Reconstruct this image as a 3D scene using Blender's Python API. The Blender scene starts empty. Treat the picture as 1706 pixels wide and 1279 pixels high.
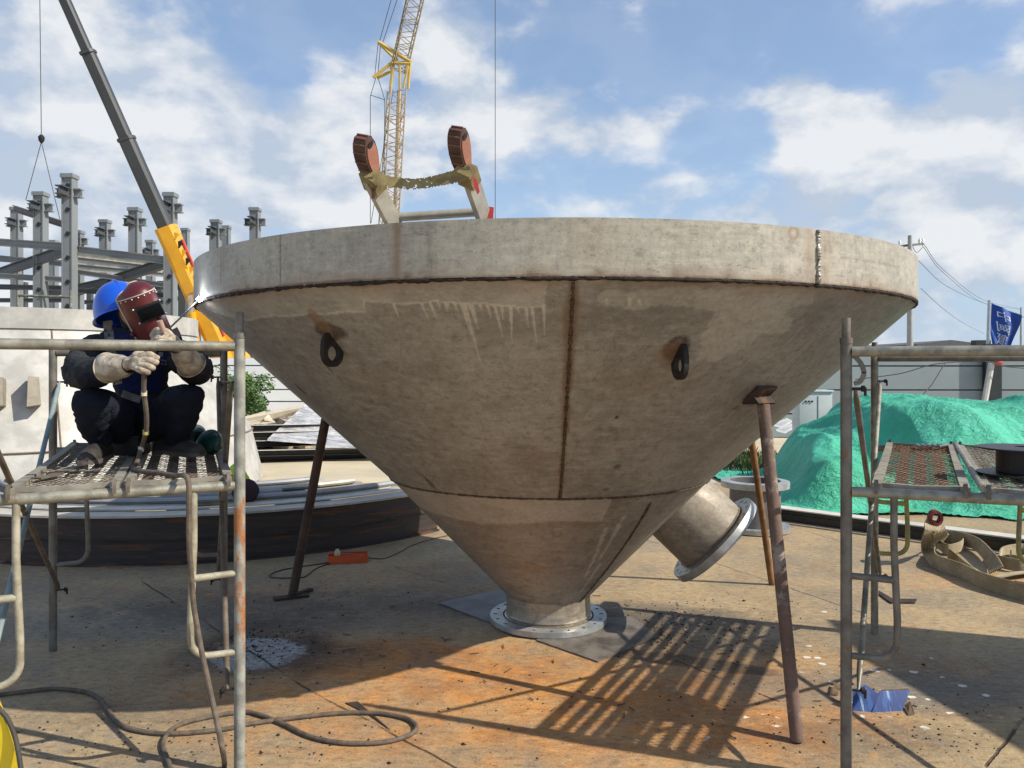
import bpy, bmesh, math, random
import numpy as np
from mathutils import Vector, Matrix, noise as mnoise
R = math.radians
PI = math.pi
SC = bpy.context.scene
COL = SC.collection

# ------------------------------------------------------------------ camera
F = 1320.0; CX = 853.0; HY = 612.0; EYE = 1.644
cam_d = bpy.data.cameras.new("camera")
cam = bpy.data.objects.new("camera", cam_d); COL.objects.link(cam)
cam.location = (0, 0, EYE); cam.rotation_euler = (R(90), 0, 0)
cam_d.sensor_width = 36.0; cam_d.lens = 36.0 * F / 1706.0
cam_d.shift_y = -(639.5 - HY) / 1706.0
cam_d.clip_start = 0.05; cam_d.clip_end = 3000
SC.camera = cam
SC.view_settings.view_transform = 'Standard'; SC.view_settings.look = 'None'
SC.view_settings.exposure = 0.42; SC.view_settings.gamma = 1.0
SC.view_settings.use_curve_mapping = False
SC.cycles.max_bounces = 8; SC.cycles.diffuse_bounces = 4; SC.cycles.glossy_bounces = 3
SC.cycles.use_denoising = True

# ------------------------------------------------------------------ sun and sky
S = Vector((-1.12, 0.385, -1.0))
EL = math.asin(1.0 / S.length); AZ = math.atan2(-S.x, -S.y)
sun_d = bpy.data.lights.new("sun", 'SUN'); sun_d.energy = 4.3; sun_d.angle = R(0.53); sun_d.color = (1.0, 0.93, 0.80)
sun = bpy.data.objects.new("sun", sun_d); COL.objects.link(sun)
sun.rotation_euler = S.to_track_quat('-Z', 'Y').to_euler(); sun.location = (8, -3, 9)

W = bpy.data.worlds.new("World"); SC.world = W; W.use_nodes = True
wn = W.node_tree.nodes; wl = W.node_tree.links; wn.clear()
def wmath(op, a, b=None, c=None, clamp=False):
    n = wn.new('ShaderNodeMath'); n.operation = op; n.use_clamp = clamp
    for i, v in enumerate((a, b, c)):
        if v is None: continue
        if isinstance(v, (int, float)): n.inputs[i].default_value = v
        else: wl.new(v, n.inputs[i])
    return n.outputs[0]
out = wn.new('ShaderNodeOutputWorld'); bg = wn.new('ShaderNodeBackground'); bg.inputs[1].default_value = 0.10
wl.new(bg.outputs[0], out.inputs[0])
sky = wn.new('ShaderNodeTexSky'); sky.sky_type = 'NISHITA'; sky.sun_disc = False
sky.sun_elevation = EL; sky.sun_rotation = AZ; sky.altitude = 20; sky.air_density = 1.0; sky.dust_density = 0.7; sky.ozone_density = 2.2
tc = wn.new('ShaderNodeTexCoord')
sep = wn.new('ShaderNodeSeparateXYZ'); wl.new(tc.outputs['Generated'], sep.inputs[0])
az = wmath('ARCTAN2', sep.outputs[0], sep.outputs[1]); el = wmath('ARCSINE', sep.outputs[2])
def wnoise(scale, detail, rough, dist=0.0, off=(0, 0, 0), stretch=(1, 1, 1.7)):
    m = wn.new('ShaderNodeMapping'); m.inputs['Location'].default_value = off; m.inputs['Scale'].default_value = stretch
    wl.new(tc.outputs['Generated'], m.inputs[0])
    n = wn.new('ShaderNodeTexNoise'); n.inputs['Scale'].default_value = scale; n.inputs['Detail'].default_value = detail
    n.inputs['Roughness'].default_value = rough; n.inputs['Distortion'].default_value = dist
    wl.new(m.outputs[0], n.inputs['Vector']); return n.outputs['Fac']
# cloud banks: (azimuth px, elevation px, half width, half height, weight) measured in degrees-like photo units
BANKS = [(150,120,320,170,.80),(330,260,190,190,.65),(60,330,200,140,.55),(520,230,105,110,.85),(600,330,150,90,.35),
         (790,90,95,120,.62),(750,260,120,110,.42),(1000,195,110,50,.95),(880,150,90,70,.45),(1330,215,80,80,1.1),(1300,320,170,80,.55),
         (1500,235,110,70,.85),(1620,300,120,110,.75),(1680,110,70,90,.5),(1150,10,230,28,.35),(1450,20,150,25,.3),
         (1420,420,260,70,.45),(1640,400,200,110,.45),(1600,500,320,70,.45),(300,520,420,60,.35),(1000,330,220,70,.30),(200,460,380,110,.50),
         (-500,250,350,200,.5),(2300,250,350,220,.5),(455,60,75,90,-.5),(560,60,70,60,-.35),(1060,70,140,70,-.45),(1180,230,60,90,-.35),(1540,120,90,55,-.4),(920,300,70,60,-.3)]
wx = wmath('SUBTRACT', wnoise(5.0, 3, .5, 0, (3, 1, 7)), .5); wz = wmath('SUBTRACT', wnoise(5.0, 3, .5, 0, (8, 4, 2)), .5)
azw = wmath('ADD', az, wmath('MULTIPLY', wx, .22)); elw = wmath('ADD', el, wmath('MULTIPLY', wz, .16))
tot = None
for (bx, by, rx, ry, a) in BANKS:
    ca = math.atan((bx - CX) / F); ce = math.atan((HY - by) / F * math.cos(ca))
    ra = rx / F * math.cos(ca) ** 2 * 1.1; re = ry / F * 1.0
    u = wmath('MULTIPLY', wmath('SUBTRACT', azw, ca), 1 / ra); v = wmath('MULTIPLY', wmath('SUBTRACT', elw, ce), 1 / re)
    d2 = wmath('ADD', wmath('MULTIPLY', u, u), wmath('MULTIPLY', v, v))
    g = wmath('MULTIPLY', wmath('POWER', 2.718, wmath('MULTIPLY', d2, -1.0)), a)
    tot = g if tot is None else wmath('ADD', tot, g)
puff = wnoise(8.5, 12, .54, .15)
fine = wnoise(22.0, 8, .6, .2, (5, 2, 9))
dens = wmath('ADD', wmath('ADD', tot, wmath('MULTIPLY', wmath('SUBTRACT', puff, .5), 2.5)), wmath('MULTIPLY', wmath('SUBTRACT', fine, .5), .35))
mr = wn.new('ShaderNodeMapRange'); mr.interpolation_type = 'SMOOTHSTEP'; wl.new(dens, mr.inputs[0])
mr.inputs[1].default_value = .12; mr.inputs[2].default_value = .82; mr.inputs[3].default_value = .12; mr.inputs[4].default_value = .92
# shade inside the clouds: a shifted copy of the same billows
puff2 = wnoise(8.5, 12, .54, .15, (-.045, .012, -.05))
sh = wmath('ADD', wmath('MULTIPLY', wmath('SUBTRACT', puff, puff2), 3.6), wmath('MULTIPLY', wmath('SUBTRACT', puff, .45), 1.3))
shr = wn.new('ShaderNodeMapRange'); wl.new(sh, shr.inputs[0]); shr.inputs[1].default_value = -.35; shr.inputs[2].default_value = .55
cc = wn.new('ShaderNodeMix'); cc.data_type = 'RGBA'; wl.new(shr.outputs[0], cc.inputs[0])
cc.inputs[6].default_value = (3.9, 4.5, 5.4, 1); cc.inputs[7].default_value = (6.5, 6.6, 6.7, 1)
# pale band of moisture low over the horizon
hz = wn.new('ShaderNodeMapRange'); wl.new(el, hz.inputs[0]); hz.inputs[1].default_value = 0.0; hz.inputs[2].default_value = .34
hz.inputs[3].default_value = .85; hz.inputs[4].default_value = .20
sk0 = wn.new('ShaderNodeMix'); sk0.data_type = 'RGBA'; sk0.inputs[7].default_value = (3.4, 4.6, 6.1, 1)
skg = wn.new('ShaderNodeVectorMath'); skg.operation = 'MULTIPLY'; skg.inputs[1].default_value = (1.12, 1.17, 1.24)
wl.new(sky.outputs[0], skg.inputs[0])
wl.new(hz.outputs[0], sk0.inputs[0]); wl.new(skg.outputs[0], sk0.inputs[6])
mix = wn.new('ShaderNodeMix'); mix.data_type = 'RGBA'
wl.new(mr.outputs[0], mix.inputs[0]); wl.new(sk0.outputs[2], mix.inputs[6]); wl.new(cc.outputs[2], mix.inputs[7])
wl.new(mix.outputs[2], bg.inputs[0])

# ------------------------------------------------------------------ measuring helpers
def P(px, py, d): return Vector(((px - CX) / F * d, d, EYE - (py - HY) / F * d))
def G(px, py, z=0.0):
    d = (EYE - z) * F / (py - HY); return Vector(((px - CX) / F * d, d, z))

# ------------------------------------------------------------------ materials
class NT:
    def __init__(s, name):
        s.m = bpy.data.materials.new(name); s.m.use_nodes = True
        s.t = s.m.node_tree; s.n = s.t.nodes; s.l = s.t.links
        s.b = s.n['Principled BSDF']; s.co = s.n.new('ShaderNodeTexCoord').outputs['Object']
    def put(s, v, sock):
        if isinstance(v, (int, float)): sock.default_value = v
        elif isinstance(v, (tuple, list)): sock.default_value = tuple(v) + ((1,) if len(sock.default_value) == 4 and len(v) == 3 else ())
        else: s.l.new(v, sock)
    def math(s, op, a, b=0.0, clamp=False):
        n = s.n.new('ShaderNodeMath'); n.operation = op; n.use_clamp = clamp; s.put(a, n.inputs[0]); s.put(b, n.inputs[1]); return n.outputs[0]
    def map(s, scale=(1, 1, 1), loc=(0, 0, 0), rot=(0, 0, 0), vec=None):
        n = s.n.new('ShaderNodeMapping'); n.inputs['Scale'].default_value = scale; n.inputs['Location'].default_value = loc
        n.inputs['Rotation'].default_value = rot; s.l.new(vec or s.co, n.inputs[0]); return n.outputs[0]
    def noise(s, scale, detail=6, rough=.55, vec=None, dist=0.0):
        n = s.n.new('ShaderNodeTexNoise'); n.inputs['Scale'].default_value = scale; n.inputs['Detail'].default_value = detail
        n.inputs['Roughness'].default_value = rough; n.inputs['Distortion'].default_value = dist
        s.l.new(vec or s.co, n.inputs['Vector']); return n.outputs['Fac']
    def vor(s, scale, vec=None, feature='F1', out='Distance', rnd=1.0):
        n = s.n.new('ShaderNodeTexVoronoi'); n.feature = feature; n.inputs['Scale'].default_value = scale; n.inputs['Randomness'].default_value = rnd
        s.l.new(vec or s.co, n.inputs['Vector']); return n.outputs[out]
    def ramp(s, f, lo, hi, a=0.0, b=1.0, smooth=True):
        n = s.n.new('ShaderNodeMapRange'); n.interpolation_type = 'SMOOTHSTEP' if smooth else 'LINEAR'
        s.put(f, n.inputs[0]); n.inputs[1].default_value = lo; n.inputs[2].default_value = hi; n.inputs[3].default_value = a; n.inputs[4].default_value = b
        return n.outputs[0]
    def mix(s, f, a, b, mode='MIX'):
        n = s.n.new('ShaderNodeMix'); n.data_type = 'RGBA'; n.blend_type = mode
        s.put(f, n.inputs[0]); s.put(a, n.inputs[6]); s.put(b, n.inputs[7]); return n.outputs[2]
    def attr(s, name):
        n = s.n.new('ShaderNodeAttribute'); n.attribute_name = name; sp = s.n.new('ShaderNodeSeparateColor'); s.l.new(n.outputs['Color'], sp.inputs[0]); return sp.outputs
    def bump(s, h, strength=.3, dist=.01, prev=None):
        n = s.n.new('ShaderNodeBump'); n.inputs['Strength'].default_value = strength; n.inputs['Distance'].default_value = dist
        s.put(h, n.inputs['Height'])
        if prev is not None: s.l.new(prev, n.inputs['Normal'])
        return n.outputs[0]
    def done(s, col, rough=.6, metal=0.0, normal=None, spec=None):
        s.put(col, s.b.inputs['Base Color']); s.put(rough, s.b.inputs['Roughness']); s.put(metal, s.b.inputs['Metallic'])
        if normal is not None: s.l.new(normal, s.b.inputs['Normal'])
        if spec is not None: s.b.inputs['Specular IOR Level'].default_value = spec
        return s.m

def MAT(name, c1, c2=None, scale=6.0, rough=.6, metal=0.0, bump=.25, bscale=60.0, stretch=(1, 1, 1), rust=0.0,
        rc=(.20, .07, .025), rscale=5.0, dist=.004, spec=None, lo=.35, hi=.65):
    t = NT(name); c2 = c2 or tuple(x * .7 for x in c1)
    v = t.map(stretch)
    col = t.mix(t.ramp(t.noise(scale, 8, .62, v), lo, hi), c1, c2)
    r = rough
    if rust > 0:
        f = t.ramp(t.noise(rscale, 9, .68, t.map(stretch, (3, 5, 1))), .72 - rust * .35, .80 - rust * .35)
        col = t.mix(f, col, t.mix(t.noise(bscale * .5, 4), rc, tuple(x * 1.9 for x in rc)))
        r = t.mix(f, (rough,) * 3, (.9,) * 3)
        metal = t.math('MULTIPLY', t.math('SUBTRACT', 1.0, f), metal) if metal else 0.0
    h = t.noise(bscale, 5, .6, v)
    return t.done(col, r, metal, t.bump(h, bump, dist), spec)
def EMIT(name, col, strength):
    t = NT(name); t.b.inputs['Base Color'].default_value = (1, 1, 1, 1); t.b.inputs['Emission Color'].default_value = tuple(col) + (1,)
    t.b.inputs['Emission Strength'].default_value = strength; return t.m

# ------------------------------------------------------------------ mesh builder (world coordinates)
class MB:
    def __init__(s): s.b = bmesh.new(); s.mi = 0
    def face(s, vs):
        try:
            f = s.b.faces.new(vs); f.material_index = s.mi; return f
        except ValueError: return None
    def poly(s, pts): return s.face([s.b.verts.new(p) for p in pts])
    def box(s, c, size, m=None, bev=0.0):
        m = m or Matrix(); c = Vector(c); hx, hy, hz = size[0] / 2, size[1] / 2, size[2] / 2
        m3 = m.to_3x3()
        v = [s.b.verts.new(c + m3 @ Vector((x * hx, y * hy, z * hz))) for z in (-1, 1) for y in (-1, 1) for x in (-1, 1)]
        fs = []
        for q in ((0, 2, 3, 1), (4, 5, 7, 6), (0, 1, 5, 4), (2, 6, 7, 3), (0, 4, 6, 2), (1, 3, 7, 5)): fs.append(s.face([v[i] for i in q]))
        if bev > 0:
            es = list({e for f in fs for e in f.edges})
            bmesh.ops.bevel(s.b, geom=es, offset=bev, segments=2, affect='EDGES', profile=.6)
    def beam(s, a, b, w, h, up=(0, 0, 1), bev=0.0):
        a = Vector(a); b = Vector(b); d = (b - a); L = d.length; d.normalize(); up = Vector(up)
        x = d.cross(up)
        if x.length < 1e-5: x = d.cross(Vector((0, 1, 0)))
        x.normalize(); u = x.cross(d)
        m = Matrix((x, d, u)).transposed()
        s.box((a + b) / 2, (w, L, h), m, bev)
    def ibeam(s, a, b, w, h, tf, up=(0, 0, 1)):
        a = Vector(a); b = Vector(b); d = (b - a).normalized(); up = Vector(up); x = d.cross(up).normalized(); u = x.cross(d)
        s.beam(a, b, tf, h - 2 * tf, up)
        for k in (-1, 1): s.beam(a + u * k * (h - tf) / 2, b + u * k * (h - tf) / 2, w, tf, up)
    def sweep(s, pts, sec, up=None, closed=False, scales=None, caps=True):
        """sec: 2D section (x,y); parallel transport, or fixed up vector"""
        pts = [Vector(p) for p in pts]; n = len(pts); rings = []; prev = None
        for i, p in enumerate(pts):
            if closed: t = pts[(i + 1) % n] - pts[i - 1]
            else: t = pts[min(i + 1, n - 1)] - pts[max(i - 1, 0)]
            t.normalize()
            if up is not None:
                U = Vector(up[i]) if isinstance(up, list) else Vector(up); x = t.cross(U)
                if x.length < 1e-6: x = Vector((1, 0, 0))
                x.normalize(); u = x.cross(t)
            else:
                if prev is None:
                    u = Vector((0, 0, 1)) if abs(t.z) < .9 else Vector((0, 1, 0))
                else: u = prev
                x = t.cross(u); x.normalize(); u = x.cross(t); prev = u
            k = scales[i] if scales else 1.0
            rings.append([s.b.verts.new(p + x * (a * k) + u * (b * k)) for a, b in sec])
        m = len(sec); rng = range(n) if closed else range(n - 1)
        for i in rng:
            A = rings[i]; B = rings[(i + 1) % n]
            for j in range(m): s.face([A[j], A[(j + 1) % m], B[(j + 1) % m], B[j]])
        if caps and not closed:
            s.face(rings[0][::-1]); s.face(rings[-1])
    def tube(s, pts, r, seg=12, closed=False, radii=None, caps=True):
        sec = [(math.cos(2 * PI * k / seg) * r, math.sin(2 * PI * k / seg) * r) for k in range(seg)]
        s.sweep(pts, sec, None, closed, [q / r for q in radii] if radii else None, caps)
    def lathe(s, prof, seg=64, m=None, close=False, a0=0.0, a1=2 * PI):
        m = m or Matrix(); full = abs(a1 - a0 - 2 * PI) < 1e-6; n = seg if full else seg + 1
        rings = []
        for k in range(n):
            a = a0 + (a1 - a0) * k / seg
            rings.append([s.b.verts.new(m @ Vector((r * math.cos(a), r * math.sin(a), z))) for r, z in prof])
        L = len(prof)
        for k in range(seg):
            A = rings[k]; B = rings[(k + 1) % n]
            for j in range(L if close else L - 1): s.face([A[j], B[j], B[(j + 1) % L], A[(j + 1) % L]])
    def prism(s, outline, vec, holes=()):
        """outline in 3D, planar; extruded by vec"""
        v = Vector(vec); o = [Vector(p) for p in outline]
        a = [s.b.verts.new(p) for p in o]; b = [s.b.verts.new(p + v) for p in o]
        s.face(a[::-1]); s.face(b); n = len(o)
        for i in range(n): s.face([a[i], a[(i + 1) % n], b[(i + 1) % n], b[i]])
    def ringplate(s, outer, inner, vec):
        """outer/inner lists of equal length (3D) joined as a plate with a hole"""
        v = Vector(vec); n = len(outer)
        A = [s.b.verts.new(Vector(p)) for p in outer]; B = [s.b.verts.new(Vector(p)) for p in inner]
        C = [s.b.verts.new(Vector(p) + v) for p in outer]; D = [s.b.verts.new(Vector(p) + v) for p in inner]
        for i in range(n):
            j = (i + 1) % n
            s.face([A[i], A[j], B[j], B[i]]); s.face([C[j], C[i], D[i], D[j]])
            s.face([A[j], A[i], C[i], C[j]]); s.face([B[i], B[j], D[j], D[i]])
    def ball(s, c, r, sc=(1, 1, 1), seg=16, m=None):
        mm = Matrix.Translation(Vector(c)) @ (m or Matrix()).to_4x4() @ Matrix.Diagonal((r * sc[0], r * sc[1], r * sc[2], 1))
        g = bmesh.ops.create_uvsphere(s.b, u_segments=seg, v_segments=max(6, seg // 2), radius=1, matrix=mm)
        for f in {f for v in g['verts'] for f in v.link_faces}: f.material_index = s.mi
    def jitter(s, amp, scale, seed=0.0):
        for v in s.b.verts: v.co += mnoise.noise_vector(v.co * scale + Vector((seed, seed, seed))) * amp
    def build(s, name, mat, parent=None, smooth=True, loc=None, ang=35):
        bmesh.ops.recalc_face_normals(s.b, faces=s.b.faces[:])
        me = bpy.data.meshes.new(name)
        if parent is not None: off = Vector(root_of(parent)['origin'])
        elif loc is not None: off = Vector(loc)
        else:
            xs = [v.co for v in s.b.verts]
            off = Vector(((min(v.x for v in xs) + max(v.x for v in xs)) / 2, (min(v.y for v in xs) + max(v.y for v in xs)) / 2, min(v.z for v in xs)))
        for v in s.b.verts: v.co -= off
        s.b.to_mesh(me); s.b.free()
        for mm in (mat if isinstance(mat, (list, tuple)) else [mat]): me.materials.append(mm)
        if smooth: shade(me, ang)
        o = bpy.data.objects.new(name, me); COL.objects.link(o)
        if parent is not None: o.parent = parent
        else: o.location = off; o['origin'] = tuple(off)
        return o
def shade(me, ang=35):
    me.polygons.foreach_set('use_smooth', [True] * len(me.polygons))
    if ang < 180: me.set_sharp_from_angle(angle=R(ang))
def root_of(o):
    while o.parent: o = o.parent
    return o
def thing(name, label, cat, loc=(0, 0, 0), group=None):
    o = bpy.data.objects.new(name, None); COL.objects.link(o); o.empty_display_size = .1
    o.location = loc; o['origin'] = tuple(loc); o['label'] = label; o['category'] = cat
    if group: o['group'] = group
    return o
def tag(o, label, cat, group=None, kind=None):
    if label: o['label'] = label
    if cat: o['category'] = cat
    if group: o['group'] = group
    if kind: o['kind'] = kind
    return o
def dup(o, loc=None, rotz=None, parent=None):
    c = o.copy(); COL.objects.link(c)
    if parent is not None: c.parent = parent
    if loc is not None: c.location = loc
    if rotz is not None: c.rotation_euler = (0, 0, rotz)
    for ch in [x for x in o.children]: dup(ch, parent=c)
    return c
def bez(pts, n=8, closed=False):
    """Catmull-Rom through the points"""
    p = [Vector(q) for q in pts]; out = []; L = len(p)
    rng = range(L) if closed else range(L - 1)
    for i in rng:
        a = p[(i - 1) % L] if (closed or i > 0) else p[0] * 2 - p[1]
        b = p[i]; c = p[(i + 1) % L]
        d = p[(i + 2) % L] if (closed or i + 2 < L) else p[-1] * 2 - p[-2]
        for k in range(n):
            t = k / n
            out.append(.5 * ((2 * b) + (c - a) * t + (2 * a - 5 * b + 4 * c - d) * t * t + (3 * b - a - 3 * c + d) * t ** 3))
    if not closed: out.append(p[-1])
    return out
def frame_m(o, z, x=None):
    """matrix with local z along z at origin o"""
    z = Vector(z).normalized(); x = Vector(x) if x is not None else (Vector((0, 0, 1)) if abs(z.z) < .9 else Vector((1, 0, 0)))
    y = z.cross(x).normalized(); x = y.cross(z)
    m = Matrix((x, y, z)).transposed().to_4x4(); m.translation = Vector(o); return m
random.seed(7)
# ================================================================== HOPPER
HC = Vector((.2355, 5.145, 0))
R1, Z1, ZT = 2.138, 1.990, 2.214        # top band
R2, Z2 = 1.018, .959                    # lower seam
R3, Z3 = .272, .185                     # neck
def prof_r(z):
    if z >= Z1: return R1
    if z >= Z2: return R2 + (z - Z2) * (R1 - R2) / (Z1 - Z2)
    if z >= Z3: return R3 + (z - Z3) * (R2 - R3) / (Z2 - Z3)
    return R3
def hit(px, py):
    d = Vector(((px - CX) / F, 1.0, -(py - HY) / F)); t = 1.5; prev = None
    while t < 9:
        p = Vector((0, 0, EYE)) + d * t; q = p - HC
        ins = (0 < q.z < ZT) and math.hypot(q.x, q.y) < prof_r(q.z)
        if ins:
            lo, hi = t - .02, t
            for _ in range(12):
                mid = (lo + hi) / 2; q = Vector((0, 0, EYE)) + d * mid - HC
                if math.hypot(q.x, q.y) < prof_r(q.z): hi = mid
                else: lo = mid
            p = Vector((0, 0, EYE)) + d * hi; return p
        t += .02
    return None
def az_z(px, py):
    p = hit(px, py); k = 0
    while p is None and k < 60:
        px += (913 - px) * .02; py += (600 - py) * .01; k += 1; p = hit(px, py)
    if p is None: return None
    q = p - HC; return math.atan2(q.y, q.x), q.z
def on_cone(a, z, off=0.0):
    r = prof_r(z)
    sl = (R1 - R2) / (Z1 - Z2) if z > Z2 else (R2 - R3) / (Z2 - Z3)
    n = Vector((math.cos(a), math.sin(a), -sl)).normalized()
    if z >= Z1: n = Vector((math.cos(a), math.sin(a), 0))
    return HC + Vector((r * math.cos(a), r * math.sin(a), z)) + n * off, n

# ---- stain layers on a dense grid (surface coordinates: arc length, slant)
def seg_dist(A, B, a, b):
    """distance field of points (A,B) to segment a-b, and parameter t"""
    dx, dy = b[0] - a[0], b[1] - a[1]; L2 = dx * dx + dy * dy + 1e-12
    t = np.clip(((A - a[0]) * dx + (B - a[1]) * dy) / L2, 0, 1)
    return np.hypot(A - a[0] - t * dx, B - a[1] - t * dy), t
def np_noise(x, y, seed):
    """cheap smooth value noise"""
    def h(i, j): 
        v = np.sin(i * 127.1 + j * 311.7 + seed * 74.7) * 43758.5453; return v - np.floor(v)
    xi, yi = np.floor(x), np.floor(y); fx, fy = x - xi, y - yi; fx = fx * fx * (3 - 2 * fx); fy = fy * fy * (3 - 2 * fy)
    return (h(xi, yi) * (1 - fx) + h(xi + 1, yi) * fx) * (1 - fy) + (h(xi, yi + 1) * (1 - fx) + h(xi + 1, yi + 1) * fx) * fy
def np_fbm(x, y, seed, o=4):
    v = 0; a = .5; tot = 0
    for k in range(o): v = v + a * np_noise(x * 2 ** k, y * 2 ** k, seed + k * 3); tot += a; a *= .5
    return v / tot
def grid_shell(name, zs, a_lo, a_hi, n_front, n_back, thick, paint, mat, parent):
    angs = np.concatenate([np.linspace(a_lo, a_hi, n_front, endpoint=False), np.linspace(a_hi, a_lo + 2 * PI, n_back, endpoint=False)])
    na, nz = len(angs), len(zs)
    rr = np.array([prof_r(z if z < Z1 - 1e-4 or name == 'top_band' else Z1 - 1e-4) for z in zs])
    Aa, Zz = np.meshgrid(angs, zs); Rr = np.repeat(rr[:, None], na, 1)
    outer = np.stack([Rr * np.cos(Aa), Rr * np.sin(Aa), Zz], -1)
    inner = np.stack([(Rr - thick) * np.cos(Aa), (Rr - thick) * np.sin(Aa), Zz], -1)[[0, -1]]
    V = np.concatenate([outer.reshape(-1, 3), inner.reshape(-1, 3)]) 
    i, j = np.meshgrid(np.arange(nz - 1), np.arange(na), indexing='ij'); jn = (j + 1) % na
    Fq = np.stack([i * na + j, i * na + jn, (i + 1) * na + jn, (i + 1) * na + j], -1).reshape(-1, 4)
    j = np.arange(na); jn = (j + 1) % na; b0 = nz * na; b1 = b0 + na
    Fi = np.stack([b0 + jn, b0 + j, b1 + j, b1 + jn], -1)
    Fb = np.stack([j, b0 + j, b0 + jn, jn], -1); top = (nz - 1) * na
    Ft = np.stack([top + jn, b1 + jn, b1 + j, top + j], -1)
    Q = np.concatenate([Fq, Fi, Fb, Ft])
    me = bpy.data.meshes.new(name)
    me.vertices.add(len(V)); me.vertices.foreach_set('co', V.astype(np.float32).ravel())
    me.loops.add(Q.size); me.loops.foreach_set('vertex_index', Q.astype(np.int32).ravel())
    me.polygons.add(len(Q)); me.polygons.foreach_set('loop_start', np.arange(0, Q.size, 4, dtype=np.int32)); me.polygons.foreach_set('loop_total', np.full(len(Q), 4, dtype=np.int32))
    me.update(calc_edges=True); me.validate()
    ca = me.color_attributes.new('stain', 'FLOAT_COLOR', 'POINT')
    c = np.zeros((len(V), 4), np.float32); c[:, 3] = 1
    c[:nz * na, :3] = paint(Aa, Zz, Rr).reshape(-1, 3)
    ca.data.foreach_set('color', c.ravel())
    me.materials.append(mat); shade(me, 40)
    o = bpy.data.objects.new(name, me); COL.objects.link(o); o.parent = parent
    return o

def hopper_mat(name, c1, c2, c3, bright=1.0, rough=.55, metal=.10):
    t = NT(name)
    n1 = t.noise(1.6, 9, .62); n2 = t.noise(14, 8, .65, t.map((1, 1, 2.2))); br = t.noise(55, 4, .6, t.map((1, 1, .12)))
    hb = t.noise(60, 3, .6, t.map((.10, .10, 1)))
    col = t.mix(t.ramp(n1, .32, .68), c1, c2); col = t.mix(t.ramp(n2, .45, .72, 0, .55), col, c3)
    col = t.mix(t.ramp(br, .35, .75, 0, .22), col, tuple(x * .45 for x in c2)); col = t.mix(t.ramp(hb, .45, .8, 0, .22), col, tuple(min(1, x * 1.5) for x in c1))
    ml = t.noise(22, 7, .74, t.map((1, 1, 1.25), (2, 2, 2))); col = t.mix(t.ramp(t.noise(32, 6, .7, t.map((.22, .22, 2.4), (3, 1, 4))), .50, .68, 0, .20), col, tuple(x * .55 for x in c2)); col = t.mix(t.ramp(ml, .48, .70, 0, .62), col, tuple(x * .50 for x in c2)); col = t.mix(t.ramp(ml, .46, .28, 0, .40), col, tuple(min(1, x * 1.35) for x in c1))
    lg = t.noise(2.6, 7, .68, t.map((1, 1, 1.4), (6, 1, 3))); col = t.mix(t.ramp(lg, .50, .66, 0, .38), col, tuple(x * .62 for x in c2))
    sp = t.noise(120, 3, .5); col = t.mix(t.ramp(sp, .62, .72, 0, .5), col, (.06, .04, .025)); col = t.mix(t.ramp(t.noise(150, 3, .5, t.map((1, 1, 1), (5, 5, 5))), .62, .72, 0, .3), col, tuple(min(1, x * 1.7) for x in c1))
    a = t.attr('stain')
    fx = t.ramp(t.noise(45, 5, .7), .3, .6, .55, 1.0)
    col = t.mix(t.math('MULTIPLY', a[0], fx), col, (.60, .555, .475))            # dried pale drips and wash
    col = t.mix(t.math('MULTIPLY', a[1], t.ramp(t.noise(60, 5, .7), .25, .6, .5, 1)), col, (.055, .026, .014))  # burnt rust, scratches
    col = t.mix(a[2], col, (.23, .125, .06))                                     # thin orange-brown stain
    rg = t.math('ADD', t.ramp(n2, .3, .7, rough - .08, rough + .12), t.math('MULTIPLY', a[1], .3))
    h = t.math('ADD', t.math('MULTIPLY', t.noise(9, 5, .5), .4), t.math('MULTIPLY', t.noise(90, 4, .6), .15))
    return t.done(col, rg, metal, t.bump(h, .22, .01))
m_cone = hopper_mat('grimy stainless plate', (.335, .313, .278), (.215, .197, .172), (.41, .388, .35))
m_band = hopper_mat('pale stainless band', (.44, .40, .325), (.34, .31, .25), (.51, .465, .37), rough=.5, metal=.06)
m_low = hopper_mat('brown stainless plate', (.32, .287, .242), (.21, .183, .15), (.39, .355, .31), rough=.48)
m_weld = MAT('burnt weld bead', (.040, .022, .014), (.012, .009, .008), scale=40, rough=.75, metal=.2, bump=.9, bscale=180, dist=.006)
m_weldbr = MAT('brown weld bead', (.13, .08, .045), (.035, .022, .015), scale=60, rough=.7, metal=.2, bump=1.0, bscale=220, dist=.006)
m_weldb = MAT('bright weld bead', (.62, .60, .55), (.16, .12, .08), scale=60, rough=.4, metal=.7, bump=1, bscale=160, dist=.006)
m_rustdk = MAT('dark rusty steel', (.06, .038, .028), (.028, .020, .017), scale=12, rough=.78, metal=.2, bump=.5, bscale=90, rust=.4, rc=(.09, .045, .022))
m_flange = MAT('machined grey flange steel', (.47, .48, .47), (.31, .32, .32), scale=9, rough=.42, metal=.45, bump=.2, bscale=90, rust=.16, rc=(.26, .13, .06), rscale=6)
m_dark = MAT('black steel', (.02, .02, .02), (.012, .012, .012), rough=.8)  # even black for bearers, column holes and the crane cab window

hop = thing('steel_hopper', 'huge stained stainless cone hopper with a pale rim band, standing on its small round flange', 'hopper', HC)

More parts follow.
